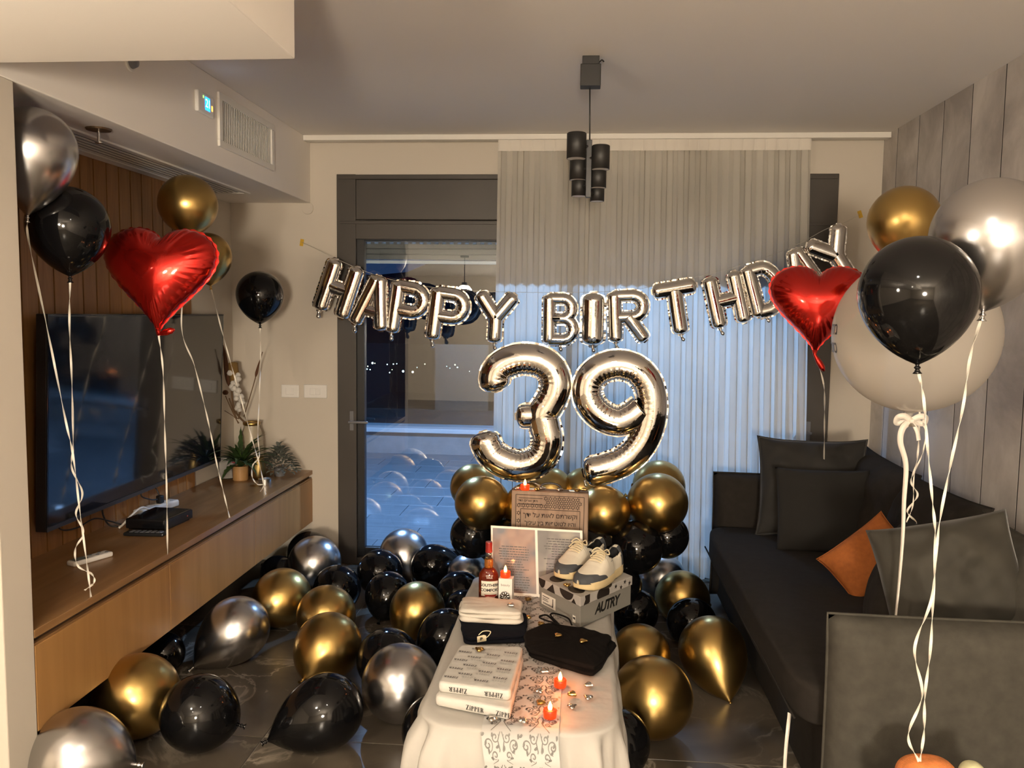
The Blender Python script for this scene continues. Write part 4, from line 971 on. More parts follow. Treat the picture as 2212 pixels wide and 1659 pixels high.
letter('T', 1463, 667, 122, -10, 'silver foil letter T right of the letter R', 1.1)
letter('H', 1570, 648, 124, -14, 'silver foil letter H near the smaller red heart', 1.0)
letter('D', 1652, 624, 124, -16, 'silver foil letter D half behind the smaller red heart', .95, LY-.02)
letter('A', 1735, 590, 122, -22, 'silver foil letter A mostly behind the smaller red heart', .92)
letter('Y', 1806, 552, 120, -34, 'silver foil letter Y, last of the banner, above the red heart', 1.1, LY-.01)
t = thing('banner_string', 'thin string carrying the foil letters across the window', 'string', at(652, 523, YB-.004))
sp = [at(652, 523, YB-.004), at(735, 563, LY), at(800, 590, LY), at(878, 612, LY), at(965, 624, LY), at(1070, 630, LY), at(1210, 632, LY), at(1357, 627, LY), at(1455, 608, LY), at(1560, 585, LY), at(1655, 555, LY), at(1727, 526, LY), at(1780, 497, LY), at(1825, 480, LY+.04), at(1857, 463, YB-.004)]
MB().tube(bez(sp, 120), .0012, 5).build('cord', mat('clear_cord', (.6, .57, .5), .4), t, smooth=True)
for px, py, an, lab in ((652, 524, 10, 'yellow tape tab holding the left end of the banner'), (1858, 463, -20, 'yellow tape tab holding the right end of the banner'), (1881, 460, 5, 'yellow tape tab beside the floating gold balloon')):
    p = at(px, py, YB-.001)
    o = MB().box(-.011, .011, -.001, 0, -.021, .021).xf(Matrix.Translation(p) @ Matrix.Rotation(math.radians(an), 4, 'Y')).build('tape_tab', mat('yellow_tape', (.60, .36, .02), .5), None)
    tag(o, lab, 'tape')
# ================================================================== TABLE
TZ = .45; TX0, TX1, TY0, TY1 = -.430, .118, 2.13, 3.42
t = thing('coffee_table', 'low narrow table hidden under the white cloth', 'table', ((TX0+TX1)/2, 2.75, 0))
for x in (TX0+.06, TX1-.06):
    for y in (TY0+.10, TY1-.06): boxp('leg', (x-.02, x+.02, y-.02, y+.02, 0, TZ-.035), M['wood_top'], t, .003)
def outline(n=240):
    """rounded rectangle, counter-clockwise from above, with outward normals"""
    out = []; rn, rf = .12, .05
    segs = [('c', TX0+rn, TY0+rn, rn, 180, 270), ('c', TX1-rn, TY0+rn, rn, 270, 360), ('c', TX1-rf, TY1-rf, rf, 0, 90), ('c', TX0+rf, TY1-rf, rf, 90, 180)]
    pts = []
    for k, (_, cx, cy, r, a0, a1) in enumerate(segs):
        for i in range(13):
            a = math.radians(a0 + (a1-a0)*i/12); pts.append((cx + r*math.cos(a), cy + r*math.sin(a), math.cos(a), math.sin(a)))
    pts.append(pts[0]); cum = [0]
    for a, b in zip(pts, pts[1:]): cum.append(cum[-1] + math.hypot(b[0]-a[0], b[1]-a[1]))
    k = 0
    for i in range(n):
        d = cum[-1]*i/n
        while cum[k+1] < d: k += 1
        f = (d-cum[k])/max(1e-9, cum[k+1]-cum[k]); p = [pts[k][j]*(1-f)+pts[k+1][j]*f for j in range(4)]; out.append(p)
    return out
OL = outline(420); NO = len(OL); CX, CY = (TX0+TX1)/2, (TY0+TY1)/2
def cloth_out(i, d):
    x, y, nx, ny = OL[i % NO]; s = i/NO
    lf = max(0, -nx*.7 - ny*.7)**4          # near left corner flares
    fold = math.sin(s*2*PI*19 + 1.3*math.sin(s*2*PI*5)) * .5 + .5*math.sin(s*2*PI*31+1)
    q = min(1, d/.06)
    return .006 + q*(.004 + d*(.07 + .20*lf) + .016*(.4+d*2.2)*(fold+.6)*(1-.6*max(0, -ny)**3))
MB().prism([(CX+(x-CX)*.985, CY+(y-CY)*.985) for x, y, _, _ in OL[::6]], lambda x, y: (x, y, TZ-.035), lambda x, y: (x, y, TZ-.003)).build('tabletop', M['wood_top'], t)
vs = [(CX, CY, TZ+.002)]; fs = []; rings = []
ins = [.35, .7, .88, .955, .985, 1.0]; drops = [.004, .012, .03, .05, .075, .10, .125, .15, .18, .21, .24, .27, .30, .34, .38]
for q in ins:
    rings.append(len(vs))
    for i in range(NO):
        x, y, nx, ny = OL[i]; X, Yy = CX+(x-CX)*q, CY+(y-CY)*q
        z = TZ + .002 + .0012*noise.noise((X*9, Yy*9, 1)) + .0008*noise.noise((X*25, Yy*25, 3)) - (.003 if q == 1 else 0)
        vs.append((X, Yy, z))
for d in drops:
    rings.append(len(vs))
    for i in range(NO):
        x, y, nx, ny = OL[i]; o_ = cloth_out(i, d); dd = d*(1+.07*math.sin(i/NO*2*PI*3))
        w1 = 0
        if d > .02:      # creased hang: broad billows, fine wrinkles and two deep gathers at the near corners
            g_ = max(0, abs(nx)*abs(ny)*2)*(1 if ny < 0 else .4)
            w1 = min(1, d/.08)*(.013*noise.noise((x*7, y*7, d*7)) + .006*noise.noise((x*22, y*22, d*12)) + g_*(.022*math.sin(i/NO*2*PI*34) + .010*math.sin(i/NO*2*PI*71+d*9)))
        vs.append((x + nx*(o_+w1), y + ny*(o_+w1), TZ - dd))
for i in range(NO): fs.append((0, rings[0]+i, rings[0]+(i+1) % NO))
for a, b in zip(rings, rings[1:]):
    for i in range(NO): j = (i+1) % NO; fs.append((a+i, b+i, b+j, a+j))
o = MB().add(vs, fs).build('tablecloth', M['cloth'], None, smooth=True)
tag(o, 'white cloth draped over the low table', 'tablecloth')
# runner down the middle, over the near end
RX0, RX1 = -.248, -.040; RL = TY1 - .02 - TY0
def runner_pt(u, v, lift=0.0):
    """u across 0..1, v metres from the far end"""
    x = RX0 + (RX1-RX0)*u
    if v < RL: y = TY1 - .02 - v; return (x, y, TZ + .0058 + lift)
    d = v - RL; q = min(1, d/.05)
    sway = .012*math.sin(d*14)*q; nar = 1 - .18*min(1, d/.3)
    x = (RX0+RX1)/2 + (x-(RX0+RX1)/2)*nar + sway
    return (x, TY0 - .014 - lift - q*(.006 + d*.10) - .008*math.sin(u*PI*3+1)*d*3*q - .028*q, TZ + .0058*(1-q) - d)
t = thing('table_runner', 'white runner printed with silver scrolls along the table', 'table runner', ((RX0+RX1)/2, 2.75, TZ))
MB().grid(lambda u, v: runner_pt(u, v*(RL+.40)), 14, 150).build('fabric', M['runner'], t, smooth=True)
pr = MB(); 
def strip(pts, w0):
    """pts in (u metres from middle, v metres)"""
    n = len(pts); vs = []; W_ = RX1-RX0
    for i, (a, b) in enumerate(pts):
        p0 = pts[max(0, i-1)]; p1 = pts[min(n-1, i+1)]; dx, dy = p1[0]-p0[0], p1[1]-p0[1]; L = math.hypot(dx, dy) or 1
        w_ = w0*(.35+.65*math.sin(PI*min(1, .12+i/(n-1)*.88)))
        for s in (-1, 1): vs.append(runner_pt(.5 + (a - s*dy/L*w_)/W_, b + s*dx/L*w_, .0012))
    pr.add(vs, [(2*i, 2*i+1, 2*i+3, 2*i+2) for i in range(n-1)])
def spiral(c, r, a0, turns, w0, sg=1, grow=.12):
    n = 22; strip([(c[0] + r*(grow+(1-grow)*i/n)*math.cos(a0+sg*turns*2*PI*i/n), c[1] + r*(grow+(1-grow)*i/n)*math.sin(a0+sg*turns*2*PI*i/n)) for i in range(n+1)], w0)
def drop(c, a, L, w0): strip([(c[0]+L*s*math.cos(a+.5*s), c[1]+L*s*math.sin(a+.5*s)) for s in (0, .25, .5, .75, 1)], w0)
_st = strip
def strip(pts, w0):
    for cu in (-.052, .052): _st([(cu + a*.54, v0 + (b-v0)*.56) for a, b in pts], w0*.95)
v = .02; k = 0
while v < RL + .36:
    v0 = v
    for m_ in (-1, 1):
        spiral((m_*.030, v+.02), .020, PI/2, 1.35, .0016, m_); spiral((m_*.066, v+.045), .026, -PI/2, 1.5, .0018, -m_); spiral((m_*.034, v+.078), .018, 0 if m_ > 0 else PI, 1.3, .0015, m_)
        strip([(m_*.004, v), (m_*.016, v+.03), (m_*.008, v+.06), (m_*.024, v+.10), (m_*.05, v+.115)], .0016)
        for q in range(4): drop((m_*(.086-.01*q), v+.006+.026*q), (1.1 if m_ > 0 else PI-1.1)+.5*q*m_, .017, .0030)
        drop((m_*.012, v+.045), PI/2-m_*.6, .018, .003); drop((m_*.045, v+.005), PI/2+m_*.3, .014, .0026)
    v += .066; k += 1
pr.build('printed_scrollwork', M['silver_print'], t, kind='stuff')

ST = TZ + .009       # where things on the table stand
def soft_quad(c4, z0, h, seed, bulge=.006, lump=.003, n=26, crown=0.0, rc=.12):
    """soft slab over a quad (corners in order), rounded edges, lumpy"""
    c4 = [Vector((x, y, 0)) for x, y in c4]; mb = MB(); cen = sum(c4, Vector())/len(c4); per = []
    m_ = len(c4)
    for k in range(m_):
        a, b = c4[k], c4[(k+1) % m_]
        for i in range(n): per.append(a + (b-a)*(i/n))
    N = len(per); sm = []
    w_ = max(1, int(n*rc))
    for i in range(N): sm.append(sum((per[(i+j) % N] for j in range(-w_, w_+1)), Vector())/(2*w_+1))
    prof = [(.80, 0), (.985, 0), (1.0, .12), (1.0, .5), (1.0, .85), (.985, .97), (.94, 1.0), (.8, 1.0), (.6, 1), (.4, 1), (.2, 1)]
    vs = []; fs = []
    for q, zf in prof:
        for i in range(N):
            p = sm[i]; d = (p-cen); dn = d.normalized(); b_ = bulge*math.sin(PI*min(1, zf)) if q >= .985 else 0
            X = cen + d*q + dn*b_
            nz = noise.noise((X.x*14+seed, X.y*14, zf*2)); nz2 = noise.noise((X.x*45+seed, X.y*45, zf*3))
            X = X + dn*(lump*1.4*nz if q >= .94 and zf > 0 else 0)
            vs.append((X.x, X.y, z0 + zf*h + (lump*(nz*.8+nz2*.35) + crown*(1-q*q) if zf > .9 else 0)))
    R_ = len(prof)
    for r_ in range(R_-1):
        for i in range(N): j = (i+1) % N; fs.append((r_*N+i, r_*N+j, (r_+1)*N+j, (r_+1)*N+i))
    vs.append((cen.x, cen.y, z0 + h + crown)); fs += [((R_-1)*N+i, (R_-1)*N+(i+1) % N, len(vs)-1) for i in range(N)]
    fs.append(tuple(range(N-1, -1, -1)))
    return mb.add(vs, fs)

# wrapped parcels printed ZIPPER
ink_m = ink; ghost = mat('show_through_ink', (.44, .43, .40), .7)
M['wrap'] = mat('white_tissue_wrap', (.56, .54, .50), .6, bump=.6, bscale=18, bdist=.008)
def zip_word(hh):
    """slab-serif word built from bars: Z, dotted i, P, P, E, R"""
    mb = MB(); x = 0; T_, t_ = .20, .055
    def bar(x0, x1, z0, z1): mb.add([(x0, z0, 0), (x1, z0, 0), (x1, z1, 0), (x0, z1, 0)], [(0, 1, 2, 3)])
    def bowl(cx, cz, rx, rz, th):
        n = 10; vs = []
        for i in range(n+1):
            a = -PI/2 + PI*i/n; vs += [(cx + rx*math.cos(a), cz + rz*math.sin(a), 0), (cx + (rx-th)*math.cos(a), cz + (rz-t_)*math.sin(a), 0)]
        mb.add(vs, [(2*i, 2*i+2, 2*i+3, 2*i+1) for i in range(n)])
    def stem_(x0): bar(x0+.08, x0+.08+T_, 0, 1); bar(x0, x0+.36, 0, t_); bar(x0, x0+.36, 1-t_, 1)
    # Z
    bar(0, .62, 1.1-t_*1.4, 1.1); bar(0, .66, 0, t_*1.4); mb.add([(0, t_, 0), (.22, t_, 0), (.62, 1.1-t_, 0), (.40, 1.1-t_, 0)], [(0, 1, 2, 3)]); bar(0, t_, .85, 1.1); bar(.66-t_, .66, 0, .28); x = .78
    bar(x+.07, x+.07+T_*.9, 0, .72); bar(x, x+.33, 0, t_); bar(x, x+.18, .72-t_, .72); mb.add([(x+.16+.11*math.cos(a*PI/5), .95+.11*math.sin(a*PI/5), 0) for a in range(10)], [tuple(range(10))]); x += .42
    for _ in range(2): stem_(x); bowl(x+.26, .73, .36, .27, .17); x += .72
    stem_(x); bar(x+.2, x+.60, 0, t_); bar(x+.2, x+.58, 1-t_, 1); bar(x+.26, x+.46, .47, .47+t_); bar(x+.60-t_, x+.60, 0, .27); bar(x+.58-t_, x+.58, .73, 1); bar(x+.46-t_, x+.46, .36, .64); x += .70
    stem_(x); bowl(x+.26, .73, .36, .27, .17); mb.add([(x+.30, .48, 0), (x+.48, .48, 0), (x+.76, .0, 0), (x+.54, 0, 0)], [(0, 1, 2, 3)]); x += .78
    mb.v = [((a-x/2)*hh, (b-.5)*hh, c) for a, b, c in mb.v]; return mb
def parcel(c4, z0, h, seed, label, top_print, front_up):
    t = thing('wrapped_parcel', label, 'parcel', (sum(p[0] for p in c4)/4, sum(p[1] for p in c4)/4, z0), 'wrapped parcels on the table')
    soft_quad(c4, z0, h, seed, .004, .0008, rc=.06).build('wrapping', M['wrap'], t, smooth=True)
    FL, FR, BR, BL = [Vector((*p, 0)) for p in c4]; w_ = (FR-FL).length; dp = (BL-FL).length; ex = (FR-FL).normalized(); ey = (BL-FL).normalized()
    if top_print:
        mb = MB(); gh = MB(); rr = 0; v_ = .035
        while v_ < dp - .02:
            for u_ in ((.30, .80) if rr % 2 else (.13, .56)):
                p = FL + (FR-FL)*u_ + ey*v_ + Vector((0, 0, z0+h+.0022))
                if .02 < u_*w_ < w_-.02: on_face(zip_word(.0105), p, -ex, -ey).build('printed_word', ink_m, t)
                if u_*w_ + .06 < w_-.02: p2 = p + ex*.05 + ey*.012 - Vector((0, 0, .0004)); on_face(zip_word(.0105), p2, -ex, -ey).build('show_through_word', ghost, t)
            v_ += .030; rr += 1
    fm = MB(); n_ = ex.cross(Vector((0, 0, 1)))
    for u_, ok in ((.28, 1), (.78, 1)) if not front_up else ((.55, 1), (.95, 1)):
        p = FL + (FR-FL)*u_ + n_*.0062 + Vector((0, 0, z0+h*.5)); on_face(zip_word(.013), p, ex if front_up else -ex, (0, 0, 1) if front_up else (0, 0, -1)).build('edge_word', ink_m, t)
    ey2 = (BR-FR).normalized(); n2 = ey2.cross(Vector((0, 0, 1)))
    for u_ in (.12, .34, .58, .82):
        p = FR + (BR-FR)*u_ + n2*.0062 + Vector((0, 0, z0+h*.55)); on_face(zip_word(.011), p, -ey2 if not front_up else ey2, (0, 0, -1) if not front_up else (0, 0, 1)).build('edge_word', ink_m, t)
parcel([(-.392, 2.222), (-.176, 2.160), (-.166, 2.530), (-.368, 2.525)], ST, .032, 3, 'lower white parcel printed ZIPPER on the table', False, True)
parcel([(-.386, 2.238), (-.180, 2.205), (-.168, 2.515), (-.362, 2.510)], ST+.033, .030, 9, 'upper white parcel printed ZIPPER, stacked on the other', True, False)

# navy garment with white folded shirt on top
M['navy'] = mat('navy_cotton', (.0045, .0055, .010), .95, spec=.15, bump=.2, bscale=200); M['shirt'] = mat('white_cotton', (.60, .56, .49), .9, bump=.2, bscale=60)
t = thing('folded_navy_garment', 'folded navy garment with a cream tag under the white shirt', 'clothing', (-.3, 2.78, ST))
soft_quad([(-.372, 2.655), (-.170, 2.700), (-.182, 2.93), (-.425, 2.90)], ST, .011, 21, .003, .005).build('lower_fold', M['navy'], t, smooth=True)
soft_quad([(-.370, 2.662), (-.172, 2.708), (-.184, 2.93), (-.422, 2.90)], ST+.010, .011, 22, .003, .006).build('upper_fold', M['navy'], t, smooth=True)
p = at(1040, 1380, 2.575); mt = mat('cream_card', (.72, .62, .42), .7)
on_face(MB().add([(-.014, -.012, 0), (.016, -.012, 0), (.016, .010, 0), (.008, .015, 0), (-.014, .012, 0)], [(0, 1, 2, 3, 4)]), p, (1, .2, .15), (0, -.35, 1)).build('swing_tag', mt, t)
on_face(text_mb('P', .016, bold=.0006), p + Vector((.0, -.002, .0)), (1, .2, .15), (0, -.35, 1)).build('tag_letter', ink_m, t)
MB().tube(bez([p + Vector((-.010, 0, .012)), p + Vector((.005, .004, .024)), p + Vector((.028, .01, .022)), p + Vector((.022, .008, .008)), p + Vector((.012, .002, .002))], 24), .0014, 6).build('tag_string', mt, t, smooth=True)
t = thing('folded_white_shirt', 'folded white shirt on top of the navy garment', 'clothing', (-.3, 2.86, ST+.042))
zz = ST + .023
for k, (c4, h) in enumerate((([(-.405, 2.80), (-.196, 2.795), (-.200, 2.94), (-.418, 2.95)], .016), ([(-.412, 2.805), (-.197, 2.80), (-.202, 2.94), (-.424, 2.955)], .014), ([(-.405, 2.812), (-.198, 2.802), (-.203, 2.935), (-.418, 2.95)], .013))):
    soft_quad(c4, zz, h, 31+k, .006, .007, crown=.004 if k == 2 else 0).build('fold', M['shirt'], t, smooth=True); zz += h*.95
# black trousers
M['blk'] = mat('black_jersey', (.0045, .0035, .003), .95, spec=.12, bump=.2, bscale=200)
t = thing('folded_black_trousers', 'folded black drawstring trousers right of the parcels', 'clothing', (0, 2.65, ST))
soft_quad([(-.150, 2.575), (.050, 2.455), (.085, 2.52), (.115, 2.64), (.135, 2.70), (.075, 2.80), (.0, 2.82), (-.10, 2.84), (-.165, 2.75)], ST, .013, 41, .003, .006, rc=.22).build('lower_fold', M['blk'], t, smooth=True)
soft_quad([(-.158, 2.59), (.055, 2.475), (.08, 2.53), (.098, 2.62), (.118, 2.73), (.060, 2.77), (.0, 2.80), (-.10, 2.82), (-.170, 2.75)], ST+.011, .014, 44, .004, .008, rc=.22, crown=.002).build('upper_fold', M['blk'], t, smooth=True)
q0 = Vector((-.06, 2.80, ST+.030))
for d_ in (((0, 0, 0), (-.03, .03, .02), (-.015, .07, .012), (.03, .05, .005), (.045, .0, .0)), ((0, 0, 0), (-.05, .015, .008), (-.07, .035, .010), (-.045, .05, .012), (-.01, .01, .0))):
    MB().tube(bez([q0 + Vector(v_) for v_ in d_], 30), .003, 8).build('drawstring', M['blk'], t, smooth=True)

# shoe box
Cb = Vector((.014, 2.856, 0)); ea = Vector((-.608, .794, 0)); eb = Vector((.597, .802, 0)); LA, LB = .255, .323
t = thing('shoe_box', 'grey shoe box lettered AUTRY with a patterned lid', 'box', Cb + ea*LA/2 + eb*LB/2 + Vector((0, 0, ST)))
M['boxgrey'] = mat('grey_card', (.19, .185, .165), .6, var=.04); M['lidgrey'] = mat('pale_grey_card', (.36, .345, .32), .55); M['lidblack'] = mat('black_card_print', (.016, .012, .010), .5)
BZ, LZ0, LZ1 = ST, ST+.078, ST+.112
def obox(a0, a1, b0, b1, z0, z1):
    P_ = [Cb + ea*a + eb*b for a, b in ((a0, b0), (a0, b1), (a1, b1), (a1, b0))]
    return MB().add([(p.x, p.y, z) for z in (z0, z1) for p in P_], [(3,2,1,0),(4,5,6,7),(0,1,5,4),(1,2,6,5),(2,3,7,6),(3,0,4,7)])
obox(0, LA, 0, LB, BZ, LZ0+.004).build('carton', M['boxgrey'], t, bevel=.001)
lid = obox(-.004, LA+.004, -.004, LB+.004, LZ0, LZ1).build('lid', M['lidgrey'], t, bevel=.0015)
def fa(a, z): return Cb + ea*a - eb*.0046 + Vector((0, 0, z))     # lid face along ea (the left, short side), b = 0
def fb(b, z): return Cb + eb*b - ea*.0046 + Vector((0, 0, z))     # lid face along eb (the right, long side), a = 0
def ft(a, b): return Cb + ea*a + eb*b + Vector((0, 0, LZ1+.0006))
def pshape(P_): MB().add(P_, [tuple(range(len(P_)))]).build('printed_shape', M['lidblack'], lid)
H_ = LZ1 - LZ0
def ell(fn, c0, c1, r0, r1, a0=0, a1=360, n=18, lo=None, hi=None):
    pts = []
    for i in range(n+1):
        x = c0 + r0*math.cos(math.radians(a0+(a1-a0)*i/n)); y = c1 + r1*math.sin(math.radians(a0+(a1-a0)*i/n))
        if lo is not None: y = max(lo, min(hi, y))
        pts.append(fn(x, y))
    return pts
zl, zh = LZ0+.0005, LZ1-.0005
pshape([fa(.020, zl), fa(.050, zl), fa(.035, zl+.018)]); pshape(ell(fa, .080, LZ1, .042, H_*.95, 180, 360, 18, zl, zh)); pshape([fa(.150, zl), fa(.205, zl), fa(.165, zh)] ); pshape(ell(fa, .235, LZ1, .022, H_, 180, 360, 14, zl, zh))
pshape([fb(.014, zl), fb(.050, zl), fb(.026, zl+.020)]); pshape(ell(fb, .052, LZ1, .030, H_*.9, 180, 270, 10, zl, zh) + [fb(.052, zh)]); pshape(ell(fb, .135, LZ0+.012, .040, .030, 0, 360, 24, zl, zh))
pshape(ell(ft, .060, .035, .040, .032)); pshape(ell(ft, .030, .150, .050, .055)); pshape(ell(ft, .190, .050, .035, .040)); pshape(ell(ft, .150, .16, .05, .05)); pshape(ell(ft, .21, .25, .03, .03))
def star(fn, c0, c1, r_): return [fn(c0 + (r_ if k % 2 == 0 else r_*.42)*math.sin(k*PI/5+.2), c1 + (r_ if k % 2 == 0 else r_*.42)*math.cos(k*PI/5+.2)) for k in range(10)]
for b_, z_ in ((.215, LZ0+.020), (.275, LZ0+.024), (.250, LZ0+.009), (.308, LZ0+.012)): pshape(star(fb, b_, z_, .0105))
for a_, b_ in ((.03, .25), (.05, .30), (.09, .27)): pshape(star(ft, a_, b_, .010))
on_face(text_mb('AUTRY', .052, bold=.0020, shear=.25, spacing=.86), Cb + eb*.165 - ea*.0008 + Vector((0, 0, BZ+.040)), eb, (0, 0, 1)).build('brand_lettering', ink_m, t)
M['sticker'] = mat('sticker_paper', (.62, .60, .54), .6)
on_face(MB().add([(-.045, -.022, 0), (.045, -.022, 0), (.045, .022, 0), (-.045, .022, 0)], [(0, 1, 2, 3)]), Cb + ea*.195 - eb*.0008 + Vector((0, 0, BZ+.036)), -ea, (0, 0, 1)).build('size_label', M['sticker'], t)
lb = MB()
for q, (x0, x1, y0_, y1_) in enumerate(((-.038, .005, .010, .013), (-.038, -.005, .002, .0045), (-.038, .0, -.004, -.0015), (.026, .031, -.014, .016))): lb.add([(x0, y0_, 0), (x1, y0_, 0), (x1, y1_, 0), (x0, y1_, 0)], [(0, 1, 2, 3)])
for q in range(20): x0 = -.036+q*.0034; lb.add([(x0, -.018, 0), (x0+.0016+.001*(q % 2), -.018, 0), (x0+.0016+.001*(q % 2), -.011, 0), (x0, -.011, 0)], [(0, 1, 2, 3)])
on_face(lb, Cb + ea*.195 - eb*.0012 + Vector((0, 0, BZ+.036)), -ea, (0, 0, 1)).build('label_print', ink_m, t)
on_face(MB().add([(-.009, -.013, 0), (.009, -.013, 0), (.009, .013, 0), (-.009, .013, 0)], [(0, 1, 2, 3)]), Cb + ea*.035 - eb*.0008 + Vector((0, 0, BZ+.020)), -ea, (0, 0, 1)).build('small_label', M['sticker'], t)
on_face(MB().add([(-.006, .001, 0), (.006, -.002, 0), (.006, .008, 0), (-.006, .006, 0)], [(0, 1, 2, 3)]), Cb + ea*.035 - eb*.0012 + Vector((0, 0, BZ+.020)), -ea, (0, 0, 1)).build('label_arrow', ink_m, t)

# sneakers
M['leather'] = mat('white_leather', (.70, .65, .54), .5, bump=.1, bscale=80); M['slate'] = mat('slate_suede', (.055, .06, .068), .85, bump=.2, bscale=200)
M['rubber'] = mat('cream_rubber', (.62, .50, .28), .6, var=.06, vscale=30); M['lace'] = mat('cream_lace', (.66, .57, .38), .85); M['lining'] = mat('dark_lining', (.018, .018, .02), .95)
wt = [(0, .004), (.02, .020), (.06, .029), (.15, .0345), (.3, .0355), (.45, .040), (.6, .047), (.72, .050), (.82, .0485), (.9, .041), (.96, .027), (.99, .012), (1, .004)]
ht = [(0, .070), (.04, .074), (.12, .070), (.22, .058), (.34, .060), (.44, .078), (.52, .080), (.62, .066), (.72, .050), (.82, .038), (.9, .030), (.96, .022), (1, .014)]
SL = .292
def shoe(c, ang, mirror, label):
    t = thing('sneaker', label, 'shoe', c, 'pair of sneakers on the shoe box'); t.rotation_euler = (0, 0, ang)
    sz = lambda u: .030 + .008*max(0, 1-u*2.2)
    def pos(u, th, off=0.0, k=.62):
        w_ = lerp_tab(wt, u) + off; h_s = lerp_tab(ht, u) + off; s_, c_ = math.sin(th), math.cos(th)
        bend = mirror*.010*math.sin(PI*u)*(1 if u > .4 else .5)
        lean_ = .006*(1-u)**6*max(0, c_)
        return Vector((-SL/2 + SL*u - off*(1 if u < .1 else 0) + off*6*max(0, (u-.85)/.15) + lean_, w_*(abs(s_)**k)*(1 if s_ > 0 else -1)*(1-.30*max(0, c_)**2*(1 if u < .55 else .2)) + bend, sz(u) - .004 + h_s*max(0, c_)**k))
    hole = lambda u, th: .10 < u < .46 and abs(th) < .72 + (.12 if u < .2 else 0)
    throat = lambda u, th: .46 <= u < .66 and abs(th) < .28
    def surf(nm, m_, off, keep, nu=110, nv=72, par=None):
        mb = MB(); mb.grid(lambda a, b: pos(a, (b-.5)*PI, off), nu, nv, skip=lambda a, b: not keep(a, (b-.5)*PI))
        used = sorted({i for f in mb.f for i in f}); mp = {i: j for j, i in enumerate(used)}; mb.v = [mb.v[i] for i in used]; mb.f = [tuple(mp[i] for i in f) for f in mb.f]
        o = mb.build(nm, m_, par or t, smooth=True, world=False); s = o.modifiers.new('thick', 'SOLIDIFY'); s.thickness = .0016; s.offset = -1; return o
    surf('upper', M['leather'], 0, lambda u, th: not hole(u, th) and not throat(u, th))
    surf('lining', M['lining'], -.0035, lambda u, th: u < .62 and not hole(u, th))
    ub = lambda th: .915 - .30*(abs(th)/(PI/2))**2.0 + .035*math.exp(-((abs(th)-1.12)/.15)**2)
    tcm = MB().grid(lambda a, b: pos(min(1, ub((b-.5)*PI) + (1-ub((b-.5)*PI))*a), (b-.5)*PI, .0012), 24, 60).build('toe_cap', M['slate'], t, smooth=True, world=False)
    tcm.modifiers.new('thick', 'SOLIDIFY').thickness = .001
    surf('heel_counter', M['slate'], .0012, lambda u, th: u < .12 and abs(th) > .2)
    surf('heel_collar', M['leather'], .0016, lambda u, th: .10 <= u < .16 and .85 < abs(th) < 1.05)
    surf('tongue', M['leather'], -.0012, lambda u, th: .42 < u < .70 and abs(th) < .42)
    sole = MB(); prof = [(-.003, .0), (.003, .003), (.004, .012), (.003, .022), (.0035, .030), (.0, .034), (-.02, .034)]
    rim = [(u, s) for s in (1, -1) for u in ([i/40 for i in range(41)] if s > 0 else [1-i/40 for i in range(1, 40)])]
    vs = []
    for off, z in prof:
        for u, s in rim:
            w_ = max(.002, lerp_tab(wt, u) + off); bend = mirror*.010*math.sin(PI*u)*(1 if u > .4 else .5)
            vs.append((-SL/2 + SL*u + off*(2*u-1)*.9, s*w_ + bend, z*(sz(u)/.030) + .006*max(0, (u-.85)/.15)**2*(1-z/.034)))
    N = len(rim); fs = [(r_*N+i, r_*N+(i+1) % N, (r_+1)*N+(i+1) % N, (r_+1)*N+i) for r_ in range(len(prof)-1) for i in range(N)] + [tuple(range(N-1, -1, -1)), tuple((len(prof)-1)*N+i for i in range(N))]
    sole.add(vs, fs).build('sole', M['rubber'], t, smooth=True, world=False)
    for k in range(6):
        u = .475 + .034*k; a = pos(u, -.40, .003); b = pos(u+.012, .40, .003); mid = pos(u+.006, 0, .005)
        MB().tube(bez([a, mid, b], 10), .0026, 8).build('lace', M['lace'], t, smooth=True, world=False)
    b0 = pos(.46, 0, .006)
    for s in (-1, 1):
        MB().tube(bez([b0, b0 + Vector((.006, s*.022, .012)), b0 + Vector((.018, s*.036, .0)), b0 + Vector((.014, s*.020, -.002)), b0], 24), .0024, 8).build('lace_bow', M['lace'], t, smooth=True, world=False)
        MB().tube(bez([b0, b0 + Vector((.02, s*.018, .004)), b0 + Vector((.045, s*.030, -.014))], 14), .0022, 8).build('lace_end', M['lace'], t, smooth=True, world=False)
    p = pos(.40, -mirror*1.25, .0025); q = pos(.43, -mirror*1.0, .0025); r_ = pos(.47, -mirror*1.0, .0025); s_ = pos(.44, -mirror*1.25, .0025)
    MB().add([p, s_, r_, q], [(0, 1, 2, 3)]).build('side_badge', M['slate'], t, world=False)
    p = pos(.40, mirror*1.25, .0025); q = pos(.43, mirror*1.0, .0025); r_ = pos(.47, mirror*1.0, .0025); s_ = pos(.44, mirror*1.25, .0025)
    MB().add([p, s_, r_, q], [(0, 1, 2, 3)]).build('side_badge', M['slate'], t, world=False)
    return t
ang = math.atan2(-eb.y, -eb.x)
shoe(Cb + ea*.060 + eb*.175 + Vector((0, 0, LZ1+.001)), ang + .10, 1, 'right sneaker, nearer the lettered side of the box')
shoe(Cb + ea*.180 + eb*.190 + Vector((0, 0, LZ1+.001)), ang + .04, -1, 'left sneaker, nearer the photo frame')

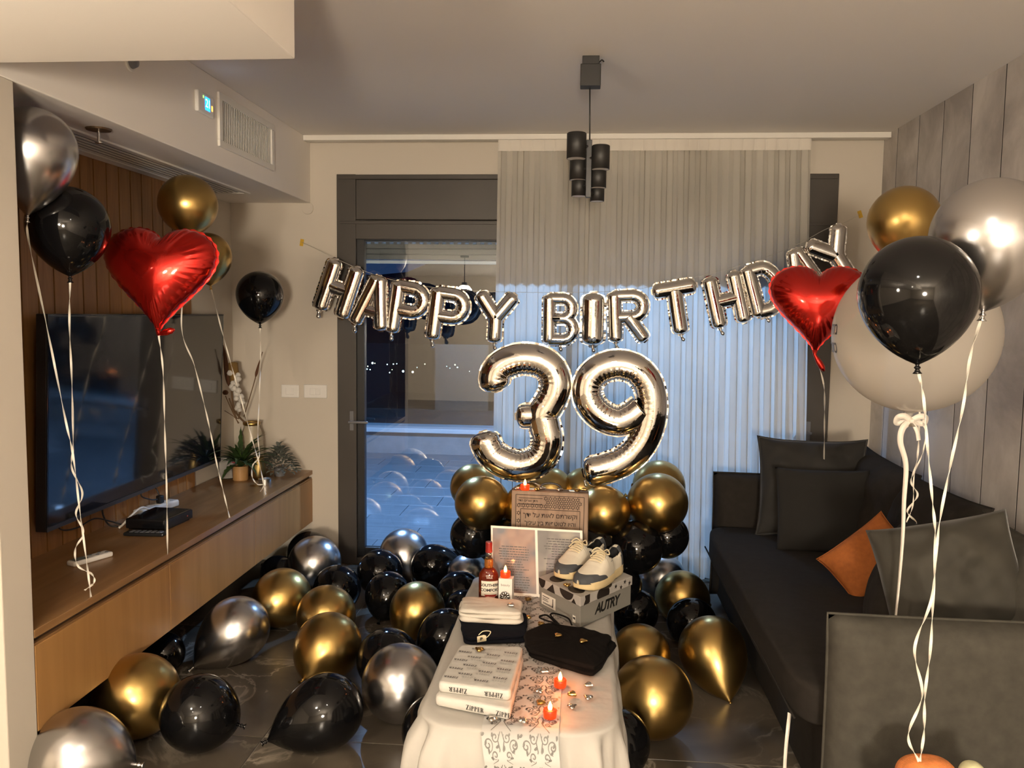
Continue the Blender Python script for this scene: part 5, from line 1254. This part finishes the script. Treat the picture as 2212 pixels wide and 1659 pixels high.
# bottle
bp_ = Vector((-.336, 3.05, ST))
t = thing('liquor_bottle', 'brown liquor bottle with red cap labelled SOUTHERN COMFORT', 'bottle', bp_)
m_, nt, b, out = new_mat('amber_liquor'); b.inputs['Base Color'].default_value = (.17, .020, .006, 1); b.inputs['Transmission Weight'].default_value = .5; b.inputs['Roughness'].default_value = .05; b.inputs['IOR'].default_value = 1.4; M['liquor'] = m_
m_, nt, b, out = new_mat('amber_neck'); b.inputs['Base Color'].default_value = (.55, .20, .03, 1); b.inputs['Transmission Weight'].default_value = .7; b.inputs['Roughness'].default_value = .04; M['liquor2'] = m_
BX, BYs = 1.0, .62
MB().lathe([(0, .0), (.034, 0), (.038, .004), (.038, .110), (.035, .124), (.026, .138), (.016, .146), (0, .146)], 36, bp_, BX, BYs).build('bottle_body', M['liquor'], t, smooth=True)
MB().lathe([(0, .146), (.0165, .146), (.0170, .156), (.0165, .176), (.0150, .180), (0, .180)], 24, bp_).build('filled_neck', M['liquor2'], t, smooth=True)
MB().lathe([(0, .180), (.0145, .180), (.0120, .200), (.0125, .206), (0, .206)], 24, bp_).build('clear_neck', glass_mat('clear_glass', (.85, .85, .85), 1.5, 0, .12), t, smooth=True)
MB().lathe([(0, .205), (.0135, .205), (.0135, .212), (.0130, .213), (.0130, .242), (.012, .245), (0, .245)], 24, bp_).build('cap', mat('red_cap', (.22, .008, .007), .35, coat=.3), t, smooth=False)
def oncyl(x, z, off=.0008):
    """wrap flat label coordinates onto the front of the oval bottle, turned a little to the right"""
    a = -PI/2 + .15 + x/.034; return (bp_.x + (.038+off)*BX*math.cos(a), bp_.y + (.038+off)*BYs*math.sin(a) - .0002, bp_.z + z)
lm = MB().grid(lambda u, v: oncyl(-.030 + .066*u, .040 + .058*v), 16, 2).build('paper_label', mat('cream_label', (.74, .69, .58), .6), t, smooth=True)
for s, z_, x_, sz_ in (('SOUTHERN', .082, .004, .0150), ('COMFORT', .063, .004, .0158)):
    mb = text_mb(s, sz_, bold=.0004, spacing=.92); mb.v = [oncyl(x+x_, z_+y, .0014) for x, y, z in mb.v]; mb.build('label_lettering', ink_m, lm)
MB().grid(lambda u, v: oncyl(-.018 + .046*u, .046 - .020*math.sin(PI*u)*v, .0013), 14, 3).build('label_band', mat('red_band', (.32, .025, .015), .5), lm)
mb = text_mb('Original', .009, shear=.3); mb.v = [oncyl(x+.005, .037+y, .002) for x, y, z in mb.v]; mb.build('label_script', M['sticker'], lm)
for s, z_, sz_ in (('SPIRIT OF', .118, .006), ('NOLA', .111, .0075)):
    mb = text_mb(s, sz_, bold=.0002); mb.v = [oncyl(x, z_+y, .0005 if z_ < .112 else -.001) for x, y, z in mb.v]; mb.build('glass_lettering', M['sticker'], t)

# small white gift box with silver bow print
gp = Vector((-.264, 3.005, ST)); G2 = Matrix.Translation(gp) @ Matrix.Rotation(math.radians(-6), 4, 'Z')
t = thing('gift_box', 'slim white gift box with a silver bow beside the bottle', 'box', gp)
MB().box(-.026, .026, -.02, .02, 0, .124).xf(G2).build('carton', mat('white_card', (.74, .71, .66), .55), t, bevel=.0012)
bw = MB()
for k in range(9):
    a = 2*PI*k/9; c_ = Vector((.0, -.022, .058)); d_ = Vector((math.cos(a), 0, math.sin(a)))
    bw.add(*band([c_, c_ + d_*.008 + Vector((0, -.007, 0)), c_ + d_*.018 + Vector((0, -.005, 0)), c_ + d_*.017 + Vector((0, -.001, 0)), c_], .0042, .0003))
bw.xf(G2).build('silver_bow', mat('silver_bow', (.36, .35, .33), .25, metal=1), t, smooth=True)
for s, z_ in (('beauty', .100), ('beauty', .020)): on_face(text_mb(s, .013), (0, -.0206, z_), (1, 0, 0), (0, 0, 1)).xf(G2).build('printed_word', M['silver_print'], t)
GTOP = gp.z + .124

# picture card and wooden case
BL = atz(1062, 1284, ST); TL = at(1060, 1135, 3.235); TR = at(1258, 1146, 3.235); ex = (TR-TL); w_ = ex.length; ex.normalize(); ez = (TL-BL); hh = ez.length; ez.normalize(); n_ = ex.cross(ez).normalized()
t = thing('photo_frame', 'white framed double photo card with text lines', 'picture frame', BL + ex*w_/2)
Mx = Matrix((ex, -n_, ez)).transposed().to_4x4(); Mx.translation = BL + ex*w_/2
MB().box(-w_/2, w_/2, 0, .008, 0, hh).xf(Mx).build('board', mat('white_board', (.78, .74, .66), .5), t, bevel=.001)
def photo_mat(nm, cs, sc_):
    m, nt, b, out = new_mat(nm); tc = nt.nodes.new('ShaderNodeTexCoord'); nz = nt.nodes.new('ShaderNodeTexNoise'); nz.inputs['Scale'].default_value = sc_; nz.inputs['Detail'].default_value = 2
    nt.links.new(tc.outputs['Object'], nz.inputs[0]); rp = nt.nodes.new('ShaderNodeValToRGB'); nt.links.new(nz.outputs[0], rp.inputs[0])
    e = rp.color_ramp.elements; e[0].position = .35; e[0].color = (*cs[0], 1); e[1].position = .65; e[1].color = (*cs[2], 1); q = e.new(.5); q.color = (*cs[1], 1)
    nt.links.new(rp.outputs[0], b.inputs['Base Color']); b.inputs['Roughness'].default_value = .35; b.inputs['Specular IOR Level'].default_value = .25; b.inputs['Coat Weight'].default_value = .35; b.inputs['Coat Roughness'].default_value = .03; return m
pl_ = MB().box(-w_/2+.008, -.006, -.0012, 0, .012, hh-.009).xf(Mx).build('photo', photo_mat('warm_photo', ((.10, .095, .11), (.24, .14, .105), (.32, .20, .15)), 9), t)
pr_ = MB().box(.004, w_/2-.010, -.0012, 0, .012, hh-.009).xf(Mx).build('photo', photo_mat('pale_photo', ((.10, .09, .085), (.18, .155, .135), (.30, .27, .19)), 8), t)
rnd = random.Random(5)
for par, x0, x1, ls in ((pl_, -w_/2+.03, -.03, range(7, 25)), (pr_, .02, w_/2-.02, list(range(3, 12)) + list(range(13, 22)))):
    mb = MB(); c_ = (x0+x1)/2
    for k in ls:
        hw = (x1-x0)/2*rnd.uniform(.45, 1.0); z_ = hh - .012 - k*.0098; x = c_ - hw
        while x < c_ + hw:
            l_ = rnd.uniform(.006, .016); mb.add([(x, -.0016, z_), (min(x+l_, c_+hw), -.0016, z_), (min(x+l_, c_+hw), -.0016, z_+.0034), (x, -.0016, z_+.0034)], [(0, 1, 2, 3)]); x += l_ + .0025
    mb.xf(Mx).build('text_lines', mat('faded_ink', (.035, .028, .026), .5), par)
fig = MB(); fig.grid(lambda u, v: (.075 + (.020+.028*(1-v)**.6)*(u-.5)*2*(1 if v < .78 else math.sqrt(max(0, 1-((v-.89)/.11)**2))*.5), -.0014, .03 + .185*v), 10, 24)
fig.xf(Mx).build('printed_silhouette', mat('photo_figure', (.12, .09, .085), .4), pr_)
Yc = 3.305; c0 = at(1186, 1150, Yc); exc = (at(1272, 1068, Yc) - at(1105, 1060, Yc)); cw = exc.length; exc.normalize(); ctop = (at(1272, 1068, Yc).z + at(1105, 1060, Yc).z)/2
t = thing('wooden_case', 'upright wooden case with carved lattice and Hebrew verse', 'case', (c0.x, Yc+.04, ST))
hh = ctop - ST; Mc = Matrix((exc, Vector((0, 1, 0)), Vector((0, 0, 1)))).transposed().to_4x4(); Mc.translation = Vector((at(1188, 1064, Yc).x, Yc, ST)); Mc = Mc @ Matrix.Rotation(math.radians(-1.5), 4, 'X')
M['walnut'] = wood_mat('walnut_case', (.20, .125, .078), (.28, .185, .12), .5, 'Z', 1.2); M['engrave'] = mat('engraved_line', (.022, .012, .007), .8)
MB().box(-cw/2, cw/2, 0, .075, 0, hh).xf(Mc).build('shell', M['walnut'], t, bevel=.004)
MB().box(-cw/2-.001, cw/2+.001, .034, .038, -.0, hh+.001).xf(Mc).build('shell_joint', M['engrave'], t)
lat = MB()
def ring(cx, cz, r0, r1, n=12, y=-.0008): lat.add([(cx + r*math.cos(2*PI*i/n), y, cz + r*math.sin(2*PI*i/n)) for i in range(n) for r in (r0, r1)], [(2*i, 2*i+1, (2*i+3) % (2*n), (2*i+2) % (2*n)) for i in range(n)])
def seg(x0, z0, x1, z1, w0=.0012, y=-.0008):
    dx, dz = x1-x0, z1-z0; L = math.hypot(dx, dz); px_, pz_ = -dz/L*w0, dx/L*w0; lat.add([(x0-px_, y, z0-pz_), (x1-px_, y, z1-pz_), (x1+px_, y, z1+pz_), (x0+px_, y, z0+pz_)], [(0, 1, 2, 3)])
P_ = .0185; lx0, lx1, lz1 = -cw/2+.018, cw/2-.018, hh-.016; px0, px1, pz1 = -cw/2+.038, cw/2-.034, hh-.074
r_ = 0; z_ = lz1 - .012
while z_ > .02:
    x = lx0 + .012 + (P_/2 if r_ % 2 else 0)
    while x < lx1 - .008:
        inside = px0-.006 < x < px1+.006 and z_ < pz1+.006; plate = x < -.025 and hh-.058 < z_ < hh-.026
        if not inside and not plate:
            ring(x, z_, .0042, .0064)
            for k in range(6):
                a = k*PI/3+PI/6; seg(x+.0062*math.cos(a), z_+.0062*math.sin(a), x+P_*.5*math.cos(a)*1.05, z_+P_*.5*math.sin(a)*1.05)
        x += P_
    z_ -= P_*.866; r_ += 1
for a, b, c_, d_ in ((lx0, lz1, lx1, lz1), (lx0, .02, lx0, lz1), (lx1, .02, lx1, lz1), (px0, pz1, px1, pz1), (px0, .02, px0, pz1), (px1, .02, px1, pz1), (-cw/2+.030, hh-.029, -.030, hh-.029), (-cw/2+.030, hh-.053, -.030, hh-.053)): seg(a, b, c_, d_, .0012, -.0009)
lat.xf(Mc).build('carved_lattice', M['engrave'], t, kind='stuff')
rev = lambda s: s[::-1]
for s, x_, z_, sz_ in (('וקשרתם לאות על ידך', .002, hh-.099, .0255), ('והיו לטוטפות בין עיניך', .002, hh-.131, .0235), ('מתן אורים הדר', -cw/4-.012, hh-.040, .0135)):
    on_face(text_mb(rev(s), sz_, bold=.0003), (x_, -.0012, z_), (1, 0, 0), (0, 0, 1)).xf(Mc).build('engraved_verse', M['engrave'], t)
for x_ in (-.075, .09): MB().box(x_-.014, x_+.014, .026, .046, hh, hh+.006).xf(Mc).build('latch', M['chrome'], t, bevel=.002)
hd = MB().tube(bez([(-.045, .036, hh+.002), (-.035, .036, hh+.022), (0, .036, hh+.030), (.035, .036, hh+.022), (.045, .036, hh+.002)], 20), .004, 8).xf(Mc).build('carry_handle', M['black_pl'], t, smooth=True)
CTOP = hh + ST

# led candles
def candle(p, s, label):
    p = Vector(p); t = thing('led_candle', label, 'candle', p, 'red flickering tealights')
    MB().lathe([(0, 0), (.0175, 0), (.0185, .002), (.0188, .020), (.0175, .0225), (.013, .021), (.007, .0205), (0, .0205)], 24, p).build('cup', M['tea_red'], t, smooth=True)
    MB().lathe([(0, .020), (.0050, .021), (.0066, .027), (.0048, .036), (.0020, .043), (0, .046)], 16, p).build('flame_tip', M['flame'], t, smooth=True)
    point_light('glow', p + Vector((0, 0, .052)), .008, CANDLE_W*s, (1.0, .26, .06), t)
candle((-.044, 2.383, ST), 1, 'lit red tealight on the table beside the black trousers')
candle((-.067, 2.192, ST), 1, 'lit red tealight nearest the table front')
candle((gp.x-.004, gp.y, GTOP+.0005), .8, 'lit red tealight standing on the slim white gift box')
cp = at(1134, 1055, Yc+.03); candle((cp.x, Yc+.032, CTOP+.001), .8, 'lit red tealight on top of the wooden case')

# foil chocolates
def choc_mesh(m_):
    def f(sgn): return lambda u, v: (heart_outline(2*PI*u)[0]*v*.016, heart_outline(2*PI*u)[1]*v*.016, .0065 + sgn*.0065*math.sqrt(max(0, 1-v**2.2)))
    o = MB().grid(f(1), 24, 6).grid(f(-1), 24, 6).build('foil_wrap', m_, None, smooth=True, weld=True); d = o.data; bpy.data.objects.remove(o); return d
CH = {'gold': choc_mesh(mat('gold_foil', (.52, .34, .12), .22, metal=1, bump=.3, bscale=160)), 'silver': choc_mesh(mat('choc_silver_foil', (.66, .62, .58), .2, metal=1, bump=.3, bscale=160))}
def choc(p, k, rz, label, tilt=0.0):
    o = link('chocolate_heart', CH[k]); o.location = p; o.rotation_euler = (tilt, 0, rz); tag(o, label, 'chocolate', 'foil wrapped chocolate hearts'); return o
ptop = ST + .0655; ttop = ST + .0285
for (x, y), z, k, lab in (
    ((-.189, 3.109), ST, 'gold', 'gold chocolate heart at the foot of the photo frame'), ((-.176, 2.919), ST, 'gold', 'gold chocolate heart right of the white shirt'),
    ((-.125, 2.862), ST, 'gold', 'gold chocolate heart behind the trousers drawstring'), ((-.060, 2.690), ttop, 'gold', 'gold chocolate heart on the black trousers, left of two'),
    ((.022, 2.650), ttop, 'gold', 'gold chocolate heart on the black trousers, right of two'), ((-.296, 2.455), ptop, 'gold', 'gold chocolate heart on top of the upper parcel'),
    ((-.096, 2.470), ST, 'silver', 'silver chocolate heart left behind the rear table tealight'), ((.040, 2.390), ST, 'silver', 'silver chocolate heart at the right table edge, rear of two'),
    ((-.008, 2.326), ST, 'gold', 'gold chocolate heart right of the two tealights'), ((.040, 2.307), ST, 'silver', 'silver chocolate heart at the right table edge, front of two'),
    ((-.105, 2.331), ST, 'silver', 'silver chocolate heart beside the upper parcel'), ((-.008, 2.246), ST, 'silver', 'silver chocolate heart right of the front tealight'),
    ((-.097, 2.262), ST, 'gold', 'gold chocolate heart just behind the front tealight'), ((-.140, 2.150), ST, 'silver', 'silver chocolate heart left of the front tealight'),
    ((-.222, 2.150), ST+.001, 'silver', 'silver chocolate heart at the near table end below the parcels'), ((-.214, 3.06), ST, 'silver', 'silver chocolate heart behind the slim gift box')):
    choc((x, y, z), k, random.Random(lab).uniform(0, 6), lab)
choc((-.232, 2.845, ST+.070), 'silver', .8, 'silver chocolate heart on the white shirt')
q = Cb + ea*.105 + eb*.022; choc((q.x, q.y, LZ1+.001), 'gold', 2.2, 'gold chocolate heart on the shoe box lid before the sneakers')
for px, k, dy, lab in ((1116, 'silver', .03, 'silver chocolate heart left of the tealight on the wooden case'), (1160, 'gold', .025, 'gold chocolate heart right of the tealight on the wooden case'), (1170, 'silver', .05, 'silver chocolate heart beside the case handle'), (1208, 'silver', .03, 'silver chocolate heart mid right on the wooden case'), (1246, 'gold', .026, 'gold chocolate heart near the right end of the wooden case'), (1262, 'gold', .05, 'gold chocolate heart at the very right end of the wooden case')):
    p = at(px, 1064, Yc+dy); choc((p.x, Yc+dy, CTOP+.001), k, px, lab)
# ================================================================== SOFA
def pillow_mb(w_, h, th, seed=0, ear=.06, edge=2.2, wr=.012, nu=34, pw=.55):
    """cushion in the local xz plane, facing -y; edges pinched, corners pulled out"""
    def fn(sgn):
        def f(a, b):
            u, v = a*2-1, b*2-1; k = 1 - ear*(1-abs(u)**3)*abs(v)**2 ; k2 = 1 - ear*(1-abs(v)**3)*abs(u)**2
            x, z = u*w_/2*k2, v*h/2*k
            d = max(0, 1-abs(u)**edge)**pw*max(0, 1-abs(v)**edge)**pw
            nz = noise.noise((x*7+seed*3.1, z*7, sgn*.7+seed)) + .5*noise.noise((x*17+seed, z*17, sgn+seed))
            return (x, sgn*th/2*d + wr*nz*min(1, d*1.6), z)
        return f
    return MB().grid(fn(-1), nu, nu).grid(fn(1), nu, nu)
def cushion(name, c, n, up, w_, h, th, m_, label=None, cat='cushion', parent=None, seed=0, group=None, spin=0, piping=None, **kw):
    MM = frame_M(c, n, up) @ Matrix.Rotation(spin, 4, 'Y'); mb = pillow_mb(w_, h, th, seed, **kw).xf(MM)
    if parent is not None: o = mb.build(name, m_, parent, smooth=True, weld=True); root = o
    else:
        root = thing(name, label, cat, Vector(c) - Vector((0, 0, h/2)), group); o = mb.build('cover', m_, root, smooth=True, weld=True)
    if piping:
        ear = kw.get('ear', .06); pts = []
        for k in range(4):
            for i in range(12):
                s = -1 + 2*i/12; u, v = ((s, -1), (1, s), (-s, 1), (-1, -s))[k]
                k1 = 1 - ear*(1-abs(u)**3)*abs(v)**2; k2 = 1 - ear*(1-abs(v)**3)*abs(u)**2
                pts.append(MM @ Vector((u*w_/2*k2, 0, v*h/2*k1)))
        pts.append(pts[0]); MB().tube(pts, piping, 6).build('seam_piping', m_, root if parent is None else o, smooth=True)
    return root
def superbox(b, e=.22, lump=.0, seed=0, nu=48, nv=32):
    x0, x1, y0, y1, z0, z1 = b; c = Vector(((x0+x1)/2, (y0+y1)/2, (z0+z1)/2)); ax, ay, az = (x1-x0)/2, (y1-y0)/2, (z1-z0)/2
    sg = lambda v, p: math.copysign(abs(v)**p, v)
    def f(a, b_):
        th = 2*PI*a; ph = -PI/2 + PI*b_; cp, sp_ = sg(math.cos(ph), e), sg(math.sin(ph), e)
        p = Vector((ax*cp*sg(math.cos(th), e), ay*cp*sg(math.sin(th), e), az*sp_))
        q = p + c; nz = noise.noise((q.x*5+seed, q.y*5, q.z*5)); return tuple(q + p.normalized()*lump*nz)
    return MB().grid(f, nu, nv)
SY0, SY1 = 2.34, 4.60
t = thing('sofa', 'long dark grey linen sofa along the concrete-look wall', 'sofa', (1.2, 3.45, 0))
boxp('base', (.772, 1.66, SY0+.10, SY1-.06, .03, .31), M['sofa'], t, .012)
for x, y in ((.82, SY0+.16), (.82, SY1-.14), (1.6, SY0+.16), (1.6, SY1-.14)): boxp('foot', (x-.03, x+.03, y-.03, y+.03, 0, .03), M['black_pl'], t, .002)
sc_ = superbox((.678, 1.50, SY0+.155, SY1-.150, .295, .452), .20, .010, 3, 72, 40).build('seat_cushion', M['sofa'], t, smooth=True, weld=True)
pts = [(.682, y, .330 + .004*math.sin(y*9)) for y in [SY0+.19 + i*(SY1-SY0-.38)/24 for i in range(25)]]
MB().tube(pts, .004, 6).build('front_seam', M['sofa'], sc_, smooth=True)
cushion('arm', (1.20, SY0+.075, .375), (0, -1, 0), (0, 0, 1), .935, .665, .17, M['sofa_lit'], parent=t, seed=2, ear=.012, edge=7, wr=.004, pw=.5, piping=.0045)
cushion('arm', (1.20, SY1-.075, .380), (0, -1, 0), (0, 0, 1), .935, .680, .17, M['sofa'], parent=t, seed=4, ear=.012, edge=7, wr=.004, pw=.5, piping=.0045)
cushion('backrest', (1.585, (SY0+SY1)/2, .40), (-1, 0, .05), (0, 0, 1), SY1-SY0-.02, .74, .17, M['sofa'], parent=t, seed=5, ear=.01, edge=8, wr=.006, pw=.5, nu=60)
for k, (yc, zc, sp_) in enumerate(((4.10, .655, .03), (3.44, .645, -.02), (2.80, .625, .02))):
    cushion('back_cushion', (1.44-.005*k, yc, zc), (-1, -.03, .30), (.25, 0, 1), .68, .48, .22, M['sofa'] if k < 2 else M['sofa_lit'], parent=t, seed=7+k, ear=.05, edge=3.0, wr=.014, spin=sp_, piping=.004)
cushion('velvet_cushion', (1.185, 4.27, .700), (-.20, -1, .30), (-.03, .3, 1), .54, .52, .17, M['velvet'], 'crumpled dark velvet cushion leaning in the far sofa corner', seed=12, ear=.08, wr=.026, spin=math.radians(4), piping=.003)
cushion('linen_cushion', (1.175, 4.02, .640), (-.10, -1, .30), (0, .3, 1), .44, .41, .13, M['linen_dk'], 'smooth square dark linen cushion in front of the velvet one', seed=14, ear=.05, wr=.006, spin=math.radians(1))
cushion('orange_cushion', at(1876, 1204, 3.40), (-.35, -.85, .45), (.0, .35, 1), .33, .23, .10, M['orange'], 'small rust orange cushion in the middle of the sofa', seed=15, ear=.07, wr=.006, spin=math.radians(-38), piping=.002)
cushion('bolster_cushion', (1.115, 2.93, .640), (-.95, .25, .30), (.40, .0, 1), .40, .47, .15, M['sofa'], 'dark cushion seen edge-on behind the near sofa arm', seed=16, ear=.05, wr=.008)
cushion('taupe_cushion', at(2055, 1262, 2.72), (-.25, -1, .25), (.05, .25, 1), .43, .42, .20, M['velvet2'], 'creased taupe velvet cushion against the near sofa arm', seed=19, ear=.045, wr=.034, spin=math.radians(-14))
# satin ribbon hanging from the seat edge
p0 = Vector((.676, 2.565, .325))
t = thing('loose_ribbon', 'loose white ribbon end hanging off the near seat edge', 'ribbon', p0)
MB().add(*band([p0, p0 + Vector((-.012, -.035, -.03)), p0 + Vector((-.02, -.05, -.10)), p0 + Vector((-.022, -.055, -.20))], lambda s: .006*(1-.2*s), .0006)).build('satin_band', M['ribbon_s'], t, smooth=True)
# gift bag that the floating balloons are tied to, only its filling reaches the picture
gb = atz(1990, 1652, .46); gb = Vector((gb.x+.05, gb.y+.0, 0))
t = thing('gift_bag', 'upright gift bag at the lower right, its stuffing just in view', 'bag', gb)
MB().box(gb.x-.13, gb.x+.13, gb.y-.06, gb.y+.06, 0, .40).build('bag', mat('kraft_bag', (.16, .12, .08), .8), t, bevel=.004)
superbox((gb.x-.105, gb.x+.035, gb.y-.045, gb.y+.045, .36, .473), .7, .012, 5, 30, 18).build('orange_stuffing', mat('orange_plush', (.62, .20, .055), .95, var=.2, vscale=60, bump=.6, bscale=300), t, smooth=True, weld=True)
superbox((gb.x+.035, gb.x+.115, gb.y-.04, gb.y+.04, .36, .480), .8, .026, 9, 30, 18).build('pale_tissue', mat('pale_tissue', (.62, .60, .36), .7, bump=.5, bscale=60), t, smooth=True, weld=True)
